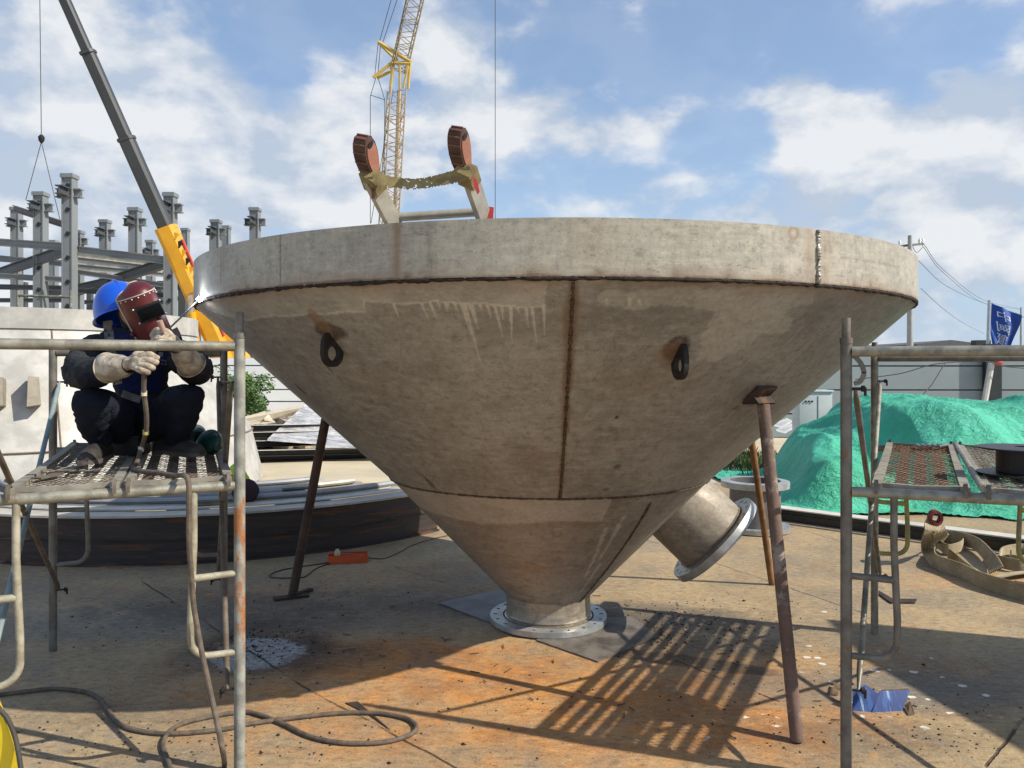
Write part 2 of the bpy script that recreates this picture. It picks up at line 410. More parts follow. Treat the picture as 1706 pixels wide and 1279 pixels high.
S1 = math.hypot(R1 - R2, Z1 - Z2) / (Z1 - Z2)
def paint_upper(A, Z, RR):
    rm = 1.75
    U = A * rm; V = Z * S1
    def uv(px, py):
        q = az_z(px, py); return (q[0] * rm, q[1] * S1)
    L = np.zeros_like(U); D = np.zeros_like(U); O = np.zeros_like(U)
    nn = np_fbm(U * 9, V * 9, 3.0, 5); fine = np_fbm(U * 60, V * 60, 9.0, 3)
    def sm(x, a, b): t = np.clip((x - a) / (b - a), 0, 1); return t * t * (3 - 2 * t)
    # wash above a ragged tide line
    pts = [(345, 515), (400, 531), (470, 527), (560, 520), (607, 518), (608, 503), (660, 505), (720, 502), (790, 504), (850, 510), (905, 512), (912, 470)]
    e = [uv(*p) for p in pts]; eu = np.array([p[0] for p in e]); ev = np.array([p[1] for p in e])
    line = np.interp(U, eu, ev) + (nn - .5) * .035 + (fine - .5) * .012
    ins = (U > eu[0]) & (U < eu[-1])
    above = sm(V - line, -.004, .006) * ins
    L = np.maximum(L, above * (.14 + .42 * nn * nn * 1.3)); L = np.maximum(L, ins * np.exp(-((V - line) / .006) ** 2) * (.55 + .4 * fine))
    # second wash on the right of the seam
    for (cx_, cy_, w, h) in ((1180, 497, 120, 20), (1225, 555, 50, 55), (1060, 503, 50, 22), (1018, 492, 24, 14), (1290, 520, 60, 40)):
        c = uv(cx_, cy_); a1 = uv(cx_ - w, cy_); b1 = uv(cx_, cy_ - h if cy_ - h > 478 else 478)
        ru = abs(a1[0] - c[0]); rv = max(abs(b1[1] - c[1]), .03)
        d = ((U - c[0]) / ru) ** 2 + ((V - c[1]) / rv) ** 2
        L = np.maximum(L, sm(1.25 - d + (nn - .5) * 3.2, 0, .18) * (.17 + .26 * fine))
    drips = [(655, 505, 665, 530), (702, 505, 712, 528), (716, 504, 727, 530), (742, 504, 745, 518), (757, 505, 764, 522), (768, 505, 786, 560), (774, 505, 800, 602), (782, 506, 797, 548),
             (786, 506, 795, 536), (812, 506, 818, 530), (824, 508, 838, 562), (836, 510, 838, 532), (851, 512, 853, 572), (876, 512, 880, 545), (886, 512, 894, 570), (906, 508, 907, 556), (1010, 498, 1012, 512), (1048, 496, 1050, 515), (1065, 500, 1068, 512), (745, 505, 748, 512), (730, 505, 734, 514), (800, 508, 802, 516), (862, 512, 866, 524)]
    for (x0, y0, x1, y1) in drips:
        a, b = uv(x0, y0), uv(x1, y1); mU = (U > min(a[0], b[0]) - .06) & (U < max(a[0], b[0]) + .06)
        d, t = seg_dist(U, V, a, b); w = .0068 * (1 - .72 * t)
        L = np.maximum(L, mU * sm(w + (fine - .5) * .006 - d, -.002, .003) * (.75 - .25 * t))
    # scratches and grazes following the slope
    rs = random.Random(5)
    def scr(x, y, x1, y1, w, s, T):
        a, b = az_z(x, y), az_z(x1, y1)
        if a is None or b is None: return T
        a = (a[0] * rm, a[1] * S1); b = (b[0] * rm, b[1] * S1); d, t = seg_dist(U, V, a, b)
        return np.maximum(T, sm(w - d, -.001, .0025) * s)
    for k in range(34):
        x = rs.uniform(1255, 1400); y = rs.uniform(560, 690) + (1300 - x) * .5; Lg = rs.uniform(40, 150)
        if rs.random() < .55: L = scr(x, y, x - Lg * .66, y + Lg * .72, .0025, rs.uniform(.2, .55), L)
        else: D = scr(x, y, x - Lg * .66, y + Lg * .72, .002, rs.uniform(.15, .45), D)
    for k in range(40):
        x = rs.uniform(560, 1120); y = rs.uniform(560, 800); D = scr(x, y, x + rs.uniform(-20, 22), y + rs.uniform(10, 45), .0018, rs.uniform(.25, .8), D)
    for k in range(22):
        x = rs.uniform(1000, 1180); y = rs.uniform(520, 700); D = scr(x, y, x - rs.uniform(20, 60), y + rs.uniform(70, 150), .0022, rs.uniform(.1, .3), D)
    for k in range(46):   # faint grease-pencil strokes by the seam
        x = 972 + rs.choice((0, 0, 3)) + rs.uniform(0, 14); y = rs.choice((652, 655, 676, 680, 690)) + rs.uniform(-4, 8); D = scr(x, y, x + rs.uniform(-5, 6), y + rs.uniform(-3, 6), .0016, rs.uniform(.3, .6), D)
    # lug burn marks, rust spots
    for (x, y, ru, rv, s, T) in ((553, 553, .085, .06, .9, 'D'), (532, 535, .035, .075, .6, 'O'), (1128, 580, .06, .075, .9, 'D'), (1115, 590, .055, .07, .45, 'O'), (1027, 695, .010, .010, 1, 'D'), (1029, 777, .05, .03, .8, 'D'), (1035, 748, .04, .03, .4, 'O'),
                              (715, 803, .035, .06, .75, 'D'), (700, 790, .05, .05, .4, 'D'), (1010, 815, .03, .02, .6, 'D'), (500, 648, .03, .06, .8, 'D'), (545, 610, .012, .05, .6, 'D'), (1225, 680, .03, .02, .5, 'D'), (905, 760, .25, .05, .25, 'O'), (1050, 640, .3, .12, .15, 'O'), (620, 640, .3, .12, .12, 'O')):
        c = uv(x, y); d = ((U - c[0]) / ru) ** 2 + ((V - c[1]) / rv) ** 2
        m = sm(1.2 - d + (nn - .5) * 2.4, 0, .9) * s
        if T == 'D': D = np.maximum(D, m)
        else: O = np.maximum(O, m)
    # burnt edge next to the seams
    vt = Z1 * S1
    D = np.maximum(D, sm(V - (vt - .035) + (nn - .5) * .05, 0, .03) * .7)
    O = np.maximum(O, sm(V - (vt - .10) + (nn - .5) * .09, 0, .08) * .35)
    a, b = uv(955, 470), uv(933, 826); d, t = seg_dist(U, V, a, b)
    D = np.maximum(D, sm(.020 + (nn - .5) * .03 - d, -.01, .01) * .55); O = np.maximum(O, sm(.022 + (nn - .5) * .05 - d, -.02, .015) * .40)
    D = np.maximum(D, sm((Z2 * S1 + .02) - V + (nn - .5) * .03, 0, .02) * .5)
    return np.stack([L, D, O], -1)
fr0, fr1 = R(-185), R(5)
zs = np.linspace(Z2, Z1 - .004, 190)
grid_shell('upper_cone', zs, fr0, fr1, 1300, 90, .008, paint_upper, m_cone, hop)
def paint_lower(A, Z, RR):
    U = A * .75; V = Z * 1.44
    nn = np_fbm(U * 9, V * 9, 13.0, 5); fine = np_fbm(U * 50, V * 50, 29.0, 3)
    def sm(x, a, b): t = np.clip((x - a) / (b - a), 0, 1); return t * t * (3 - 2 * t)
    L = np.zeros_like(U); D = np.zeros_like(U); O = np.zeros_like(U)
    e = [az_z(*p) for p in ((735, 858), (800, 872), (860, 873), (920, 868), (1008, 868), (1012, 848))]
    eu = np.array([p[0] * .75 for p in e]); ev = np.array([p[1] * 1.44 for p in e])
    line = np.interp(U, eu, ev) + (nn - .5) * .02
    L = np.maximum(L, sm(V - line, -.004, .008) * (U < eu[-1]) * (.22 + .35 * nn))
    O = np.maximum(O, (U < eu[-1]) * np.exp(-((V - line + .03) / .03) ** 2) * .22)
    for (x, y, ru, rv, s) in ((880, 945, .16, .06, .35), (860, 985, .2, .05, .25)):
        q = az_z(x, y); d = ((U - q[0] * .75) / ru) ** 2 + ((V - q[1] * 1.44) / rv) ** 2; O = np.maximum(O, sm(1.2 - d + (nn - .5) * 2, 0, 1) * s)
    q0, q1 = az_z(1083, 838), az_z(968, 1000); d, t = seg_dist(U, V, (q0[0] * .75, q0[1] * 1.44), (q1[0] * .75, q1[1] * 1.44))
    D = np.maximum(D, sm(.010 + (nn - .5) * .02 - d, -.006, .006) * .8)
    for (x, y, x1, y1) in ((1010, 880, 975, 960), (1040, 860, 1000, 930), (1150, 835, 1080, 900), (1130, 850, 1060, 925), (1000, 940, 968, 985)):
        q0, q1 = az_z(x, y), az_z(x1, y1); d, t = seg_dist(U, V, (q0[0] * .75, q0[1] * 1.44), (q1[0] * .75, q1[1] * 1.44)); L = np.maximum(L, sm(.012 + (fine - .5) * .03 - d, -.01, .01) * .5)
    D = np.maximum(D, sm(V - (Z2 * 1.44 - .02) + (nn - .5) * .03, 0, .02) * .5)
    D = np.maximum(D, sm(.33 - V + (nn - .5) * .08, 0, .08) * .25)
    return np.stack([L, D, O], -1)
grid_shell('lower_cone', np.linspace(Z3, Z2, 90), fr0, fr1, 700, 60, .008, paint_lower, m_low, hop)
def paint_band(A, Z, RR):
    U = A * R1; V = Z - Z1
    nn = np_fbm(U * 8, V * 8, 31.0, 5); fine = np_fbm(U * 60, V * 60, 41.0, 3)
    def sm(x, a, b): t = np.clip((x - a) / (b - a), 0, 1); return t * t * (3 - 2 * t)
    L = np.zeros_like(U); D = np.zeros_like(U); O = np.zeros_like(U)
    for (x, w, y0, y1, s, T) in ((661, .02, 372, 445, .8, 'O'), (716, .018, 366, 465, .22, 'D'), (368, .010, 410, 470, .6, 'O'), (372, .02, 430, 480, .3, 'O'), (467, .004, 392, 402, .8, 'D'), (1376, .05, 385, 455, .35, 'O'), (1348, .03, 390, 460, .4, 'O'), (985, .12, 380, 440, .18, 'O')):
        q = az_z(x, (y0 + y1) / 2); d = np.abs(U - q[0] * R1) / w; m = np.exp(-d ** 2) * s * (.5 + nn * .8)
        if T == 'O': O = np.maximum(O, m)
        else: D = np.maximum(D, m)
    q = az_z(1322, 388); rr = np.hypot(U - q[0] * R1, V - (q[1] - Z1)); O = np.maximum(O, np.exp(-((rr - .022) / .009) ** 2) * .6)
    q = az_z(475, 432); rr = np.hypot(U - q[0] * R1, V - (q[1] - Z1)); D = np.maximum(D, sm(.02 - rr + (nn - .5) * .05, 0, .01) * .7)
    for k in range(5):
        q = az_z(1155, 377 + k * 6); D = np.maximum(D, sm(.0022 - np.abs(V - (q[1] - Z1)), -.001, .001) * (np.abs(U - q[0] * R1) < .02) * .35)
    D = np.maximum(D, sm(.012 - V + (nn - .5) * .02, 0, .01) * .8); O = np.maximum(O, sm(.06 - V + (nn - .5) * .08, 0, .06) * .35)
    rs = random.Random(9)
    for k in range(13):
        u0 = rs.uniform(-PI * .95, -.1) * R1; D = np.maximum(D, np.exp(-((U - u0) / .02) ** 2 - (V / (.02 + .01 * rs.random())) ** 2) * .8)
    for k in range(26):
        u0 = rs.uniform(-2.9, -.2) * R1; v0 = rs.uniform(.03, .2); a = rs.uniform(-.3, .3); l = rs.uniform(.02, .09)
        d, t = seg_dist(U, V, (u0, v0), (u0 + l, v0 + a * l)); D = np.maximum(D, sm(.0016 - d, -.001, .0015) * rs.uniform(.2, .6))
    for k in range(40):
        q = az_z(rs.uniform(1185, 1275), rs.uniform(406, 414)); u0 = q[0] * R1; v0 = q[1] - Z1; d, t = seg_dist(U, V, (u0, v0), (u0 + rs.uniform(-.006, .012), v0 + rs.uniform(-.005, .006))); D = np.maximum(D, sm(.0014 - d, -.001, .001) * .5)
    q0 = az_z(1400, 437)[0] * R1; q1 = az_z(1500, 462)[0] * R1
    D = np.maximum(D, (U > q0) * (U < q1) * np.exp(-((V - .12) / .006) ** 2) * .3)
    return np.stack([L, D, O], -1)
grid_shell('top_band', np.linspace(Z1, ZT, 46), fr0, fr1, 1300, 90, .014, paint_band, m_band, hop)
# weld seams
def bead(pts, r, name, mat, seed=1, lump=.35):
    rs = random.Random(seed); b = MB(); b.tube(pts, r, 8, radii=[r * (1 + rs.uniform(-lump, lump)) for _ in pts]); o = b.build(name, mat, hop, ang=180); return o
def ring_pts(z, r, n, a0=0, a1=2 * PI): return [HC + Vector((r * math.cos(a0 + (a1 - a0) * k / n), r * math.sin(a0 + (a1 - a0) * k / n), z)) for k in range(n + 1)]
bead(ring_pts(Z1 - .006, R1 - .008, 700), .0085, 'weld_seam', m_weld, 1, .5)
bead(ring_pts(Z2, R2 + .001, 400), .0055, 'weld_seam', m_weldbr, 2, .5)
q0, q1 = az_z(955, 470), az_z(933, 828)
bead([on_cone(q0[0] + (q1[0] - q0[0]) * k / 160, q0[1] + (q1[1] - q0[1]) * k / 160, .001)[0] for k in range(161)], .0070, 'weld_seam', m_weldbr, 3, .5)
q0, q1 = az_z(1084, 837), az_z(967, 1002)
bead([on_cone(q0[0] + (q1[0] - q0[0]) * k / 120, q0[1] + (q1[1] - q0[1]) * k / 120, .001)[0] for k in range(121)], .005, 'weld_seam', m_weldbr, 4, .5)
a_ = az_z(1363, 420)[0]
bead([on_cone(a_, Z1 + .004 + (ZT - Z1 - .008) * k / 60, .001)[0] for k in range(61)], .010, 'weld_seam', m_weldb, 5, .5)
# neck and base flange
def flange_part(name, ro, ri, th, nh, rb, hr, M4, parent, mat, loc_holes=True):
    """flange disc with real bolt holes; local z from 0 to th"""
    b = MB(); seg = nh * 8
    def pt(r, a, z): return M4 @ Vector((r * math.cos(a), r * math.sin(a), z))
    for k in range(nh):
        ac = 2 * PI * k / nh; w = 2 * PI / nh
        hole = [(rb * math.cos(ac) + hr * math.cos(ac + 2 * PI * i / 12), rb * math.sin(ac) + hr * math.sin(ac + 2 * PI * i / 12)) for i in range(12)]
        # sector outline with 12 matching points, starting on the +radial side
        ol = [(ro, 0), (ro, w * .25), (ro, w * .5), ((ro + ri) / 2 + .0, w * .5), (ri, w * .5), (ri, w * .25), (ri, 0), (ri, -w * .25), (ri, -w * .5), ((ro + ri) / 2, -w * .5), (ro, -w * .5), (ro, -w * .25)]
        ol = [(r * math.cos(ac + a), r * math.sin(ac + a)) for r, a in ol]
        for z, flip in ((0, 1), (th, 0)):
            O = [b.b.verts.new(M4 @ Vector((x, y, z))) for x, y in ol]; H = [b.b.verts.new(M4 @ Vector((x, y, z))) for x, y in hole]
            for i in range(12):
                j = (i + 1) % 12; b.face([O[i], O[j], H[j], H[i]] if not flip else [O[j], O[i], H[i], H[j]])
        A = [b.b.verts.new(M4 @ Vector((x, y, 0))) for x, y in hole]; B = [b.b.verts.new(M4 @ Vector((x, y, th))) for x, y in hole]
        for i in range(12): b.face([A[i], A[(i + 1) % 12], B[(i + 1) % 12], B[i]])
    for r in (ro, ri):
        n = nh * 4; A = [b.b.verts.new(pt(r, 2 * PI * (k - .0) / n, 0)) for k in range(n)]; B = [b.b.verts.new(pt(r, 2 * PI * k / n, th)) for k in range(n)]
        for k in range(n): b.face([A[k], A[(k + 1) % n], B[(k + 1) % n], B[k]])
    bmesh.ops.remove_doubles(b.b, verts=b.b.verts[:], dist=.0004)
    return b.build(name, mat, parent, ang=30)
m_neck = hopper_mat('neck stainless', (.40, .35, .27), (.30, .25, .19), (.50, .45, .36), rough=.35, metal=.5)
b = MB(); M4 = Matrix.Translation(HC)
b.lathe([(R3, Z3 + .004), (R3, .075), (R3 + .006, .062), (R3 + .001, .05), (R3 + .012, .046), (R3 + .012, .022), (R3 - .012, .022), (R3 - .012, Z3 + .004)], 96, M4, close=True)
neck = b.build('neck', m_neck, hop)
flange_part('base_flange', .378, R3 + .022, .034, 20, .343, .0135, Matrix.Translation(HC + Vector((0, 0, .012))), hop, m_flange)
b = MB(); b.lathe([(R3 + .022, .0125), (R3 + .013, .0125), (R3 + .013, .03), (R3 + .022, .03)], 80, M4, close=True); b.build('backing_ring', m_rustdk, hop)
# side nozzle
phi = R(-7.4); a_dir = Vector((.722 * math.cos(phi), .722 * math.sin(phi), -.692)).normalized()
fc = HC + Vector((1.035 * math.cos(phi), 1.035 * math.sin(phi), .575))
NM = frame_m(fc, a_dir)
b = MB(); b.lathe([(.252, -.55), (.252, -.02), (.262, -.012), (.252, -.004), (.252, .03), (.242, .03), (.242, -.55)], 96, NM, close=True)
bmesh.ops.bisect_plane(b.b, geom=b.b.verts[:] + b.b.edges[:] + b.b.faces[:], plane_co=on_cone(phi, .62, -.06)[0], plane_no=on_cone(phi, .62)[1], clear_inner=True)
m_noz = hopper_mat('nozzle stainless', (.33, .285, .225), (.20, .165, .125), (.42, .38, .31), rough=.55, metal=.12)
noz = b.build('side_nozzle', m_noz, hop)
flange_part('flange', .338, .262, .050, 20, .305, .0125, NM, noz, m_flange)
# lifting lugs
m_lug = MAT('blackened lug steel', (.028, .022, .018), (.016, .013, .012), scale=20, rough=.7, metal=.3, bump=.5, bscale=90)
def lug(px, py, size, tilt):
    a, z = az_z(px, py); p, n = on_cone(a, z + .03, 0)
    rad = Vector((math.cos(a), math.sin(a), 0)); down = Vector((0, 0, -1)); side = Vector((-math.sin(a), math.cos(a), 0))
    x = (n * .75 + rad * .25).normalized(); x = n; y = side.cross(n).normalized()
    if y.z > 0: y = -y
    ax = (n * .55 + y * .85).normalized(); ay = side.cross(ax).normalized()
    c = p + ax * size * .75; N = 28; ro = size * .52; ri = size * .29
    th = side * .022
    root = p - n * .01
    outer = []; inner = []
    for k in range(N):
        t = 2 * PI * k / N; o = c + (ax * math.cos(t) + ay * math.sin(t)) * ro
        if math.cos(t) < -.3:
            f = (-math.cos(t) - .3) / .7; o = o - ax * (size * .30 * f)
        outer.append(o - th / 2); inner.append(c + (ax * math.cos(t) + ay * math.sin(t)) * ri - th / 2)
    b = MB(); b.ringplate(outer, inner, th)
    return b.build('lifting_lug', m_lug, hop)
lug(556, 568, .118, 0); lug(1131, 587, .118, 0)
# bearing plate for the front prop
a, z = az_z(1264, 655); p, n = on_cone(a, z, .012); PLATE = (a, z)
b = MB(); side = Vector((-math.sin(a), math.cos(a), 0)); dn = side.cross(n).normalized()
m_ = Matrix((side, dn, n)).transposed(); b.box(p, (.15, .12, .012), m_); b.box(p + n * .03, (.13, .012, .05), m_); b.build('bearing_plate', m_rustdk, hop)
# props
m_prop = MAT('rust red pipe', (.18, .11, .085), (.12, .08, .062), scale=9, rough=.8, metal=.05, bump=.6, bscale=70, rust=.62, rc=(.19, .155, .13), rscale=6, dist=.004)
m_propo = MAT('orange rust pipe', (.26, .13, .045), (.13, .065, .03), scale=11, rough=.85, bump=.6, bscale=80)
m_propd = MAT('brown rust pipe', (.09, .05, .034), (.05, .03, .022), scale=9, rough=.85, bump=.5, bscale=80)
def prop(label, foot, top, r, mat, pad):
    t = thing('pipe_prop', label, 'pipe prop', foot, group='pipe props leaning under the hopper'); foot = Vector(foot); top = Vector(top)
    b = MB(); n = 14; b.tube([foot.lerp(top, k / n) + Vector((0, 0, .004)) for k in range(n + 1)], r, 20); b.build('pipe', mat, t)
    if pad:
        b = MB(); m = Matrix.Rotation(R(25), 3, 'Z'); b.box(foot + Vector((.0, -.03, .008)), (.24, .08, .014), m); b.box(foot + Vector((.05, .06, .012)), (.20, .035, .022), Matrix.Rotation(R(60), 3, 'Z')); b.build('foot_plate', m_rustdk, t)
f = G(1328, 1236); a, z = PLATE; top, n = on_cone(a, z, .04)
prop('red and grey rusty pipe prop nearest the camera, right under the hopper', f, top - Vector((0, 0, .03)), .029, m_prop, False)
f = G(1286, 974); d = f - HC; a = math.atan2(d.y, d.x); top, n = on_cone(a - .03, 1.50, .01)
prop('thin orange rusty pipe prop behind the flanged side nozzle', f, top, .024, m_propo, False)
f = G(487, 994); d = f - HC; a = math.atan2(d.y, d.x); top, n = on_cone(a, 1.47, .01)
prop('dark brown pipe prop on a small foot plate, left of the hopper', f, top, .0325, m_propd, True)
# ================================================================== GROUND
t = NT('rusty work deck')
pos = t.n.new('ShaderNodeNewGeometry').outputs['Position']
sp = t.n.new('ShaderNodeSeparateXYZ'); t.l.new(pos, sp.inputs[0]); X, Y = sp.outputs[0], sp.outputs[1]
wob = t.noise(1.1, 6, .6, pos); wob2 = t.noise(3.5, 7, .65, t.map((1, 1, 1), (9, 3, 0), (0, 0, 0), pos))
def gblob(px, py, rx, ry, amp=1.6, soft=.8, rot=0.0):
    c = G(px, py); cr, sr = math.cos(rot), math.sin(rot)
    dx = t.math('SUBTRACT', X, c.x); dy = t.math('SUBTRACT', Y, c.y)
    u = t.math('MULTIPLY', t.math('ADD', t.math('MULTIPLY', dx, cr), t.math('MULTIPLY', dy, sr)), 1 / rx)
    v = t.math('MULTIPLY', t.math('SUBTRACT', t.math('MULTIPLY', dy, cr), t.math('MULTIPLY', dx, sr)), 1 / ry)
    d = t.math('ADD', t.math('MULTIPLY', u, u), t.math('MULTIPLY', v, v))
    d = t.math('ADD', t.math('SUBTRACT', 1.0, d), t.math('MULTIPLY', t.math('SUBTRACT', wob2, .5), amp))
    return t.ramp(d, -soft / 2, soft / 2)
col = t.mix(t.ramp(wob, .35, .68), (.36, .265, .148), (.235, .18, .118))
col = t.mix(t.ramp(t.noise(6, 8, .7, t.map((1, .35, 1), (2, 7, 0), (0, 0, .5), pos)), .5, .68, 0, .5), col, (.19, .18, .165))
col = t.mix(t.ramp(t.noise(2.2, 7, .65, t.map((1, 1, 1), (4, 1, 0), (0, 0, 0), pos)), .56, .70, 0, .5), col, (.36, .20, .085))
# orange rust fields
for (px, py, rx, ry, rot, s) in ((860, 1160, 1.6, .75, -.1, .85), (620, 1000, 1.3, .5, 0, .4), (1350, 1130, .9, .5, 0, .35), (1100, 1200, .7, .4, 0, .6), (700, 1110, .75, .38, -.3, .95), (560, 1085, .8, .30, -.2, .6), (960, 1150, .62, .32, 0, .7), (1270, 1230, .30, .16, 0, .85), (1010, 1060, .5, .3, 0, .3), (660, 950, .8, .25, .2, .25), (1650, 965, .8, .25, 0, .35), (300, 985, .9, .25, 0, .2), (800, 1230, .5, .1, 0, .3)):
    col = t.mix(t.math('MULTIPLY', t.math('MULTIPLY', gblob(px, py, rx, ry, 3.4, 1.8, rot), s), t.ramp(t.noise(5.5, 7, .7, pos), .30, .62, 1.0, .35)), col, t.mix(t.ramp(t.noise(3, 6, .6, pos), .35, .65), (.52, .225, .055), (.33, .14, .045)))
for (px, py, rx, ry, s) in ((640, 1010, 1.0, .45, .5), (1450, 1150, .7, .25, .5), (200, 1040, 1.2, .3, .55), (950, 905, 1.2, .4, .4), (1560, 1150, .4, .3, .45)):
    col = t.mix(t.math('MULTIPLY', gblob(px, py, rx, ry, 2.2, 1.6), s), col, (.155, .15, .135))
for (px, py, rx, ry, s_) in ((1080, 1035, .75, .28, .7), (1180, 1075, .5, .2, .5), (820, 1010, .6, .25, .4), (380, 1020, .9, .3, .5), (470, 1090, .5, .3, .6), (700, 1000, .8, .3, .3), (1420, 1230, .6, .15, .3), (250, 1190, .8, .12, .25)):
    col = t.mix(t.math('MULTIPLY', gblob(px, py, rx, ry, 3.4, 1.6), s_), col, (.075, .062, .050))
# pale zinc-dust patch with a sooty halo, by the left scaffold
col = t.mix(t.math('MULTIPLY', gblob(430, 1075, .42, .42, 1.3, 1.2), .75), col, (.045, .035, .03))
col = t.mix(t.math('MULTIPLY', gblob(425, 1088, .25, .25, 3.6, .7), t.ramp(t.noise(30, 5, .7, pos), .35, .6, 1, .6)), col, (.40, .42, .44))
col = t.mix(t.math('MULTIPLY', gblob(1130, 1100, .55, .09, 2.4, .7, -.35), .75), col, (.07, .05, .035))
col = t.mix(t.math('MULTIPLY', gblob(1090, 1020, .6, .22, 2.6, 1.0, -.2), .5), col, (.10, .085, .07))
col = t.mix(t.math('MULTIPLY', gblob(330, 1005, .8, .3, 2.6, 1.0, -.2), .35), col, (.10, .085, .07))
# white paint splats
vd = t.vor(9.5, t.map((1, 1, 1), (.3, .1, 0), (0, 0, 0), pos)); vs = t.noise(1.3, 3, .5, t.map((1, 1, 1), (6, 2, 0), (0, 0, 0), pos))
spl = t.ramp(t.math('ADD', vd, t.math('MULTIPLY', t.math('SUBTRACT', t.noise(19, 5, .65, pos), .5), .75)), .19, .12)
reg = t.math('MAXIMUM', gblob(1480, 1130, .50, .60, 2.0, .5), t.math('MULTIPLY', gblob(1250, 1215, .35, .16, 1.2, .4), .9))
reg = t.math('MAXIMUM', reg, gblob(1395, 1030, .15, .15, 1.2, .4)); reg = t.math('MAXIMUM', reg, gblob(600, 1265, .14, .04, 1.2, .4))
col = t.mix(t.math('MULTIPLY', t.math('MULTIPLY', spl, reg), t.ramp(t.vor(9.5, t.map((1, 1, 1), (.3, .1, 0), (0, 0, 0), pos), out='Color'), .22, .32)), col, (.66, .66, .62))
# fine grit, specks, grain
gr = t.noise(17, 8, .75, t.map((1, 1.6, 1), (3, 3, 0), (0, 0, .4), pos)); col = t.mix(t.ramp(gr, .48, .66, 0, .6), col, (.10, .08, .058)); col = t.mix(t.ramp(gr, .46, .30, 0, .5), col, (.55, .44, .29))
ln = t.noise(9, 7, .7, t.map((.5, 3.2, 1), (1, 8, 0), (0, 0, -.35), pos)); col = t.mix(t.ramp(ln, .54, .68, 0, .38), col, (.125, .10, .075)); col = t.mix(t.ramp(t.noise(4.5, 8, .72, t.map((1, 1, 1), (7, 7, 0), (0, 0, 0), pos)), .58, .68, 0, .45), col, (.52, .26, .10))
col = t.mix(t.ramp(t.noise(38, 5, .7, pos), .58, .70, 0, .40), col, (.10, .08, .06))
col = t.mix(t.ramp(t.noise(70, 4, .6, pos), .62, .72, 0, .35), col, (.55, .50, .42))
cr_ = t.ramp(t.noise(95, 6, .8, pos), .42, .62, .62, 1.25); col = t.mix(1.0, col, t.mix(cr_, (.6, .6, .6), (1.25, 1.25, 1.25)), 'MULTIPLY')
col = t.mix(t.ramp(t.vor(26, pos), .13, .06, 0, .8), col, (.045, .035, .03))
# plate joints
joint = None
def joint_line(p0, p1, w, amp=.045):
    global joint
    a, b = G(*p0), G(*p1); d = b - a; L = d.length; d.normalize()
    ux = t.math('SUBTRACT', X, a.x); uy = t.math('SUBTRACT', Y, a.y)
    s_ = t.math('ADD', t.math('MULTIPLY', ux, d.x), t.math('MULTIPLY', uy, d.y))
    n_ = t.math('ABSOLUTE', t.math('ADD', t.math('SUBTRACT', t.math('MULTIPLY', ux, -d.y), t.math('MULTIPLY', uy, -d.x)), t.math('MULTIPLY', t.math('SUBTRACT', wob2, .5), amp)))
    ins = t.math('MULTIPLY', t.ramp(s_, 0, .03), t.ramp(s_, L, L - .03)); m = t.math('MULTIPLY', ins, t.ramp(n_, w * 1.3, w * .4))
    m = t.math('MULTIPLY', m, t.ramp(t.noise(2.6, 5, .75, t.map((1, 1, 1), (a.x, a.y, 0), (0, 0, 0), pos)), .38, .55))
    joint = m if joint is None else t.math('MAXIMUM', joint, m)
joint_line((190, 938), (520, 1152), .008); joint_line((520, 1152), (770, 1285), .006); joint_line((1020, 880), (1440, 1022), .006)
joint_line((1640, 1279), (1706, 1195), .008); joint_line((1230, 852), (1600, 960), .004); joint_line((600, 925), (860, 1010), .004); joint_line((1120, 1098), (1300, 1170), .007, .05)
col = t.mix(t.math('MULTIPLY', joint, .85), col, (.05, .035, .025))
rg = t.ramp(wob2, .3, .7, .62, .88)
h = t.math('ADD', t.math('MULTIPLY', t.noise(4, 6, .6, pos), .6), t.math('MULTIPLY', t.noise(60, 5, .65, pos), .25)); h = t.math('SUBTRACT', h, t.math('MULTIPLY', joint, .8))
m_deck = t.done(col, rg, 0.0, t.bump(h, .8, .015), .25)
b = MB(); b.poly([(-6.5, 1.0, 0), (9, 1.0, 0), (9, 11.3, 0), (-6.5, 11.3, 0)]); g = b.build('ground', m_deck, smooth=False); tag(g, 'rust stained working deck with plate joints under the hopper', None, kind='structure')
t = NT('yard concrete'); 
col = t.mix(t.ramp(t.noise(.8, 8, .6), .35, .65), (.56, .47, .32), (.44, .38, .27)); col = t.mix(t.ramp(t.noise(.25, 6, .6), .5, .7), col, (.46, .36, .22))
col = t.mix(t.ramp(t.noise(15, 5, .7), .6, .7, 0, .4), col, (.2, .18, .15)); m_yard = t.done(col, .9, 0, t.bump(t.noise(30, 5), .4, .02))
b = MB(); b.poly([(-900, -60, -.006), (900, -60, -.006), (900, 1800, -.006), (-900, 1800, -.006)]); g = b.build('yard', m_yard, smooth=False); tag(g, 'pale dusty yard floor reaching the horizon', None, kind='structure')

# ---- plates under the hopper foot
m_plate = MAT('cut steel plate', (.20, .20, .20), (.125, .12, .12), scale=4, rough=.6, metal=.35, bump=.25, bscale=50, rust=.15)
m_plateb = MAT('burnt cutting plate', (.20, .175, .15), (.075, .062, .052), scale=5, rough=.7, metal=.2, bump=.5, bscale=40, rust=.3)
def flat(name, label, cat, px, th, mat, group=None, z=0.0, jit=0):
    b = MB(); b.prism([G(x, y) + Vector((0, 0, z + .002)) for x, y in px], (0, 0, th)); o = b.build(name, mat, smooth=False); return tag(o, label, cat, group)
flat('steel_plate', 'smooth grey steel plate under the left side of the hopper foot', 'steel plate', [(731, 1006), (833, 1045), (905, 1066), (985, 1030), (960, 985), (848, 980)], .008, m_plate)
flat('steel_plate', 'scorched steel plate sticking out in front right of the hopper foot', 'steel plate', [(893, 1068), (996, 1104), (1098, 1062), (1052, 1028), (985, 1032)], .007, m_plateb)
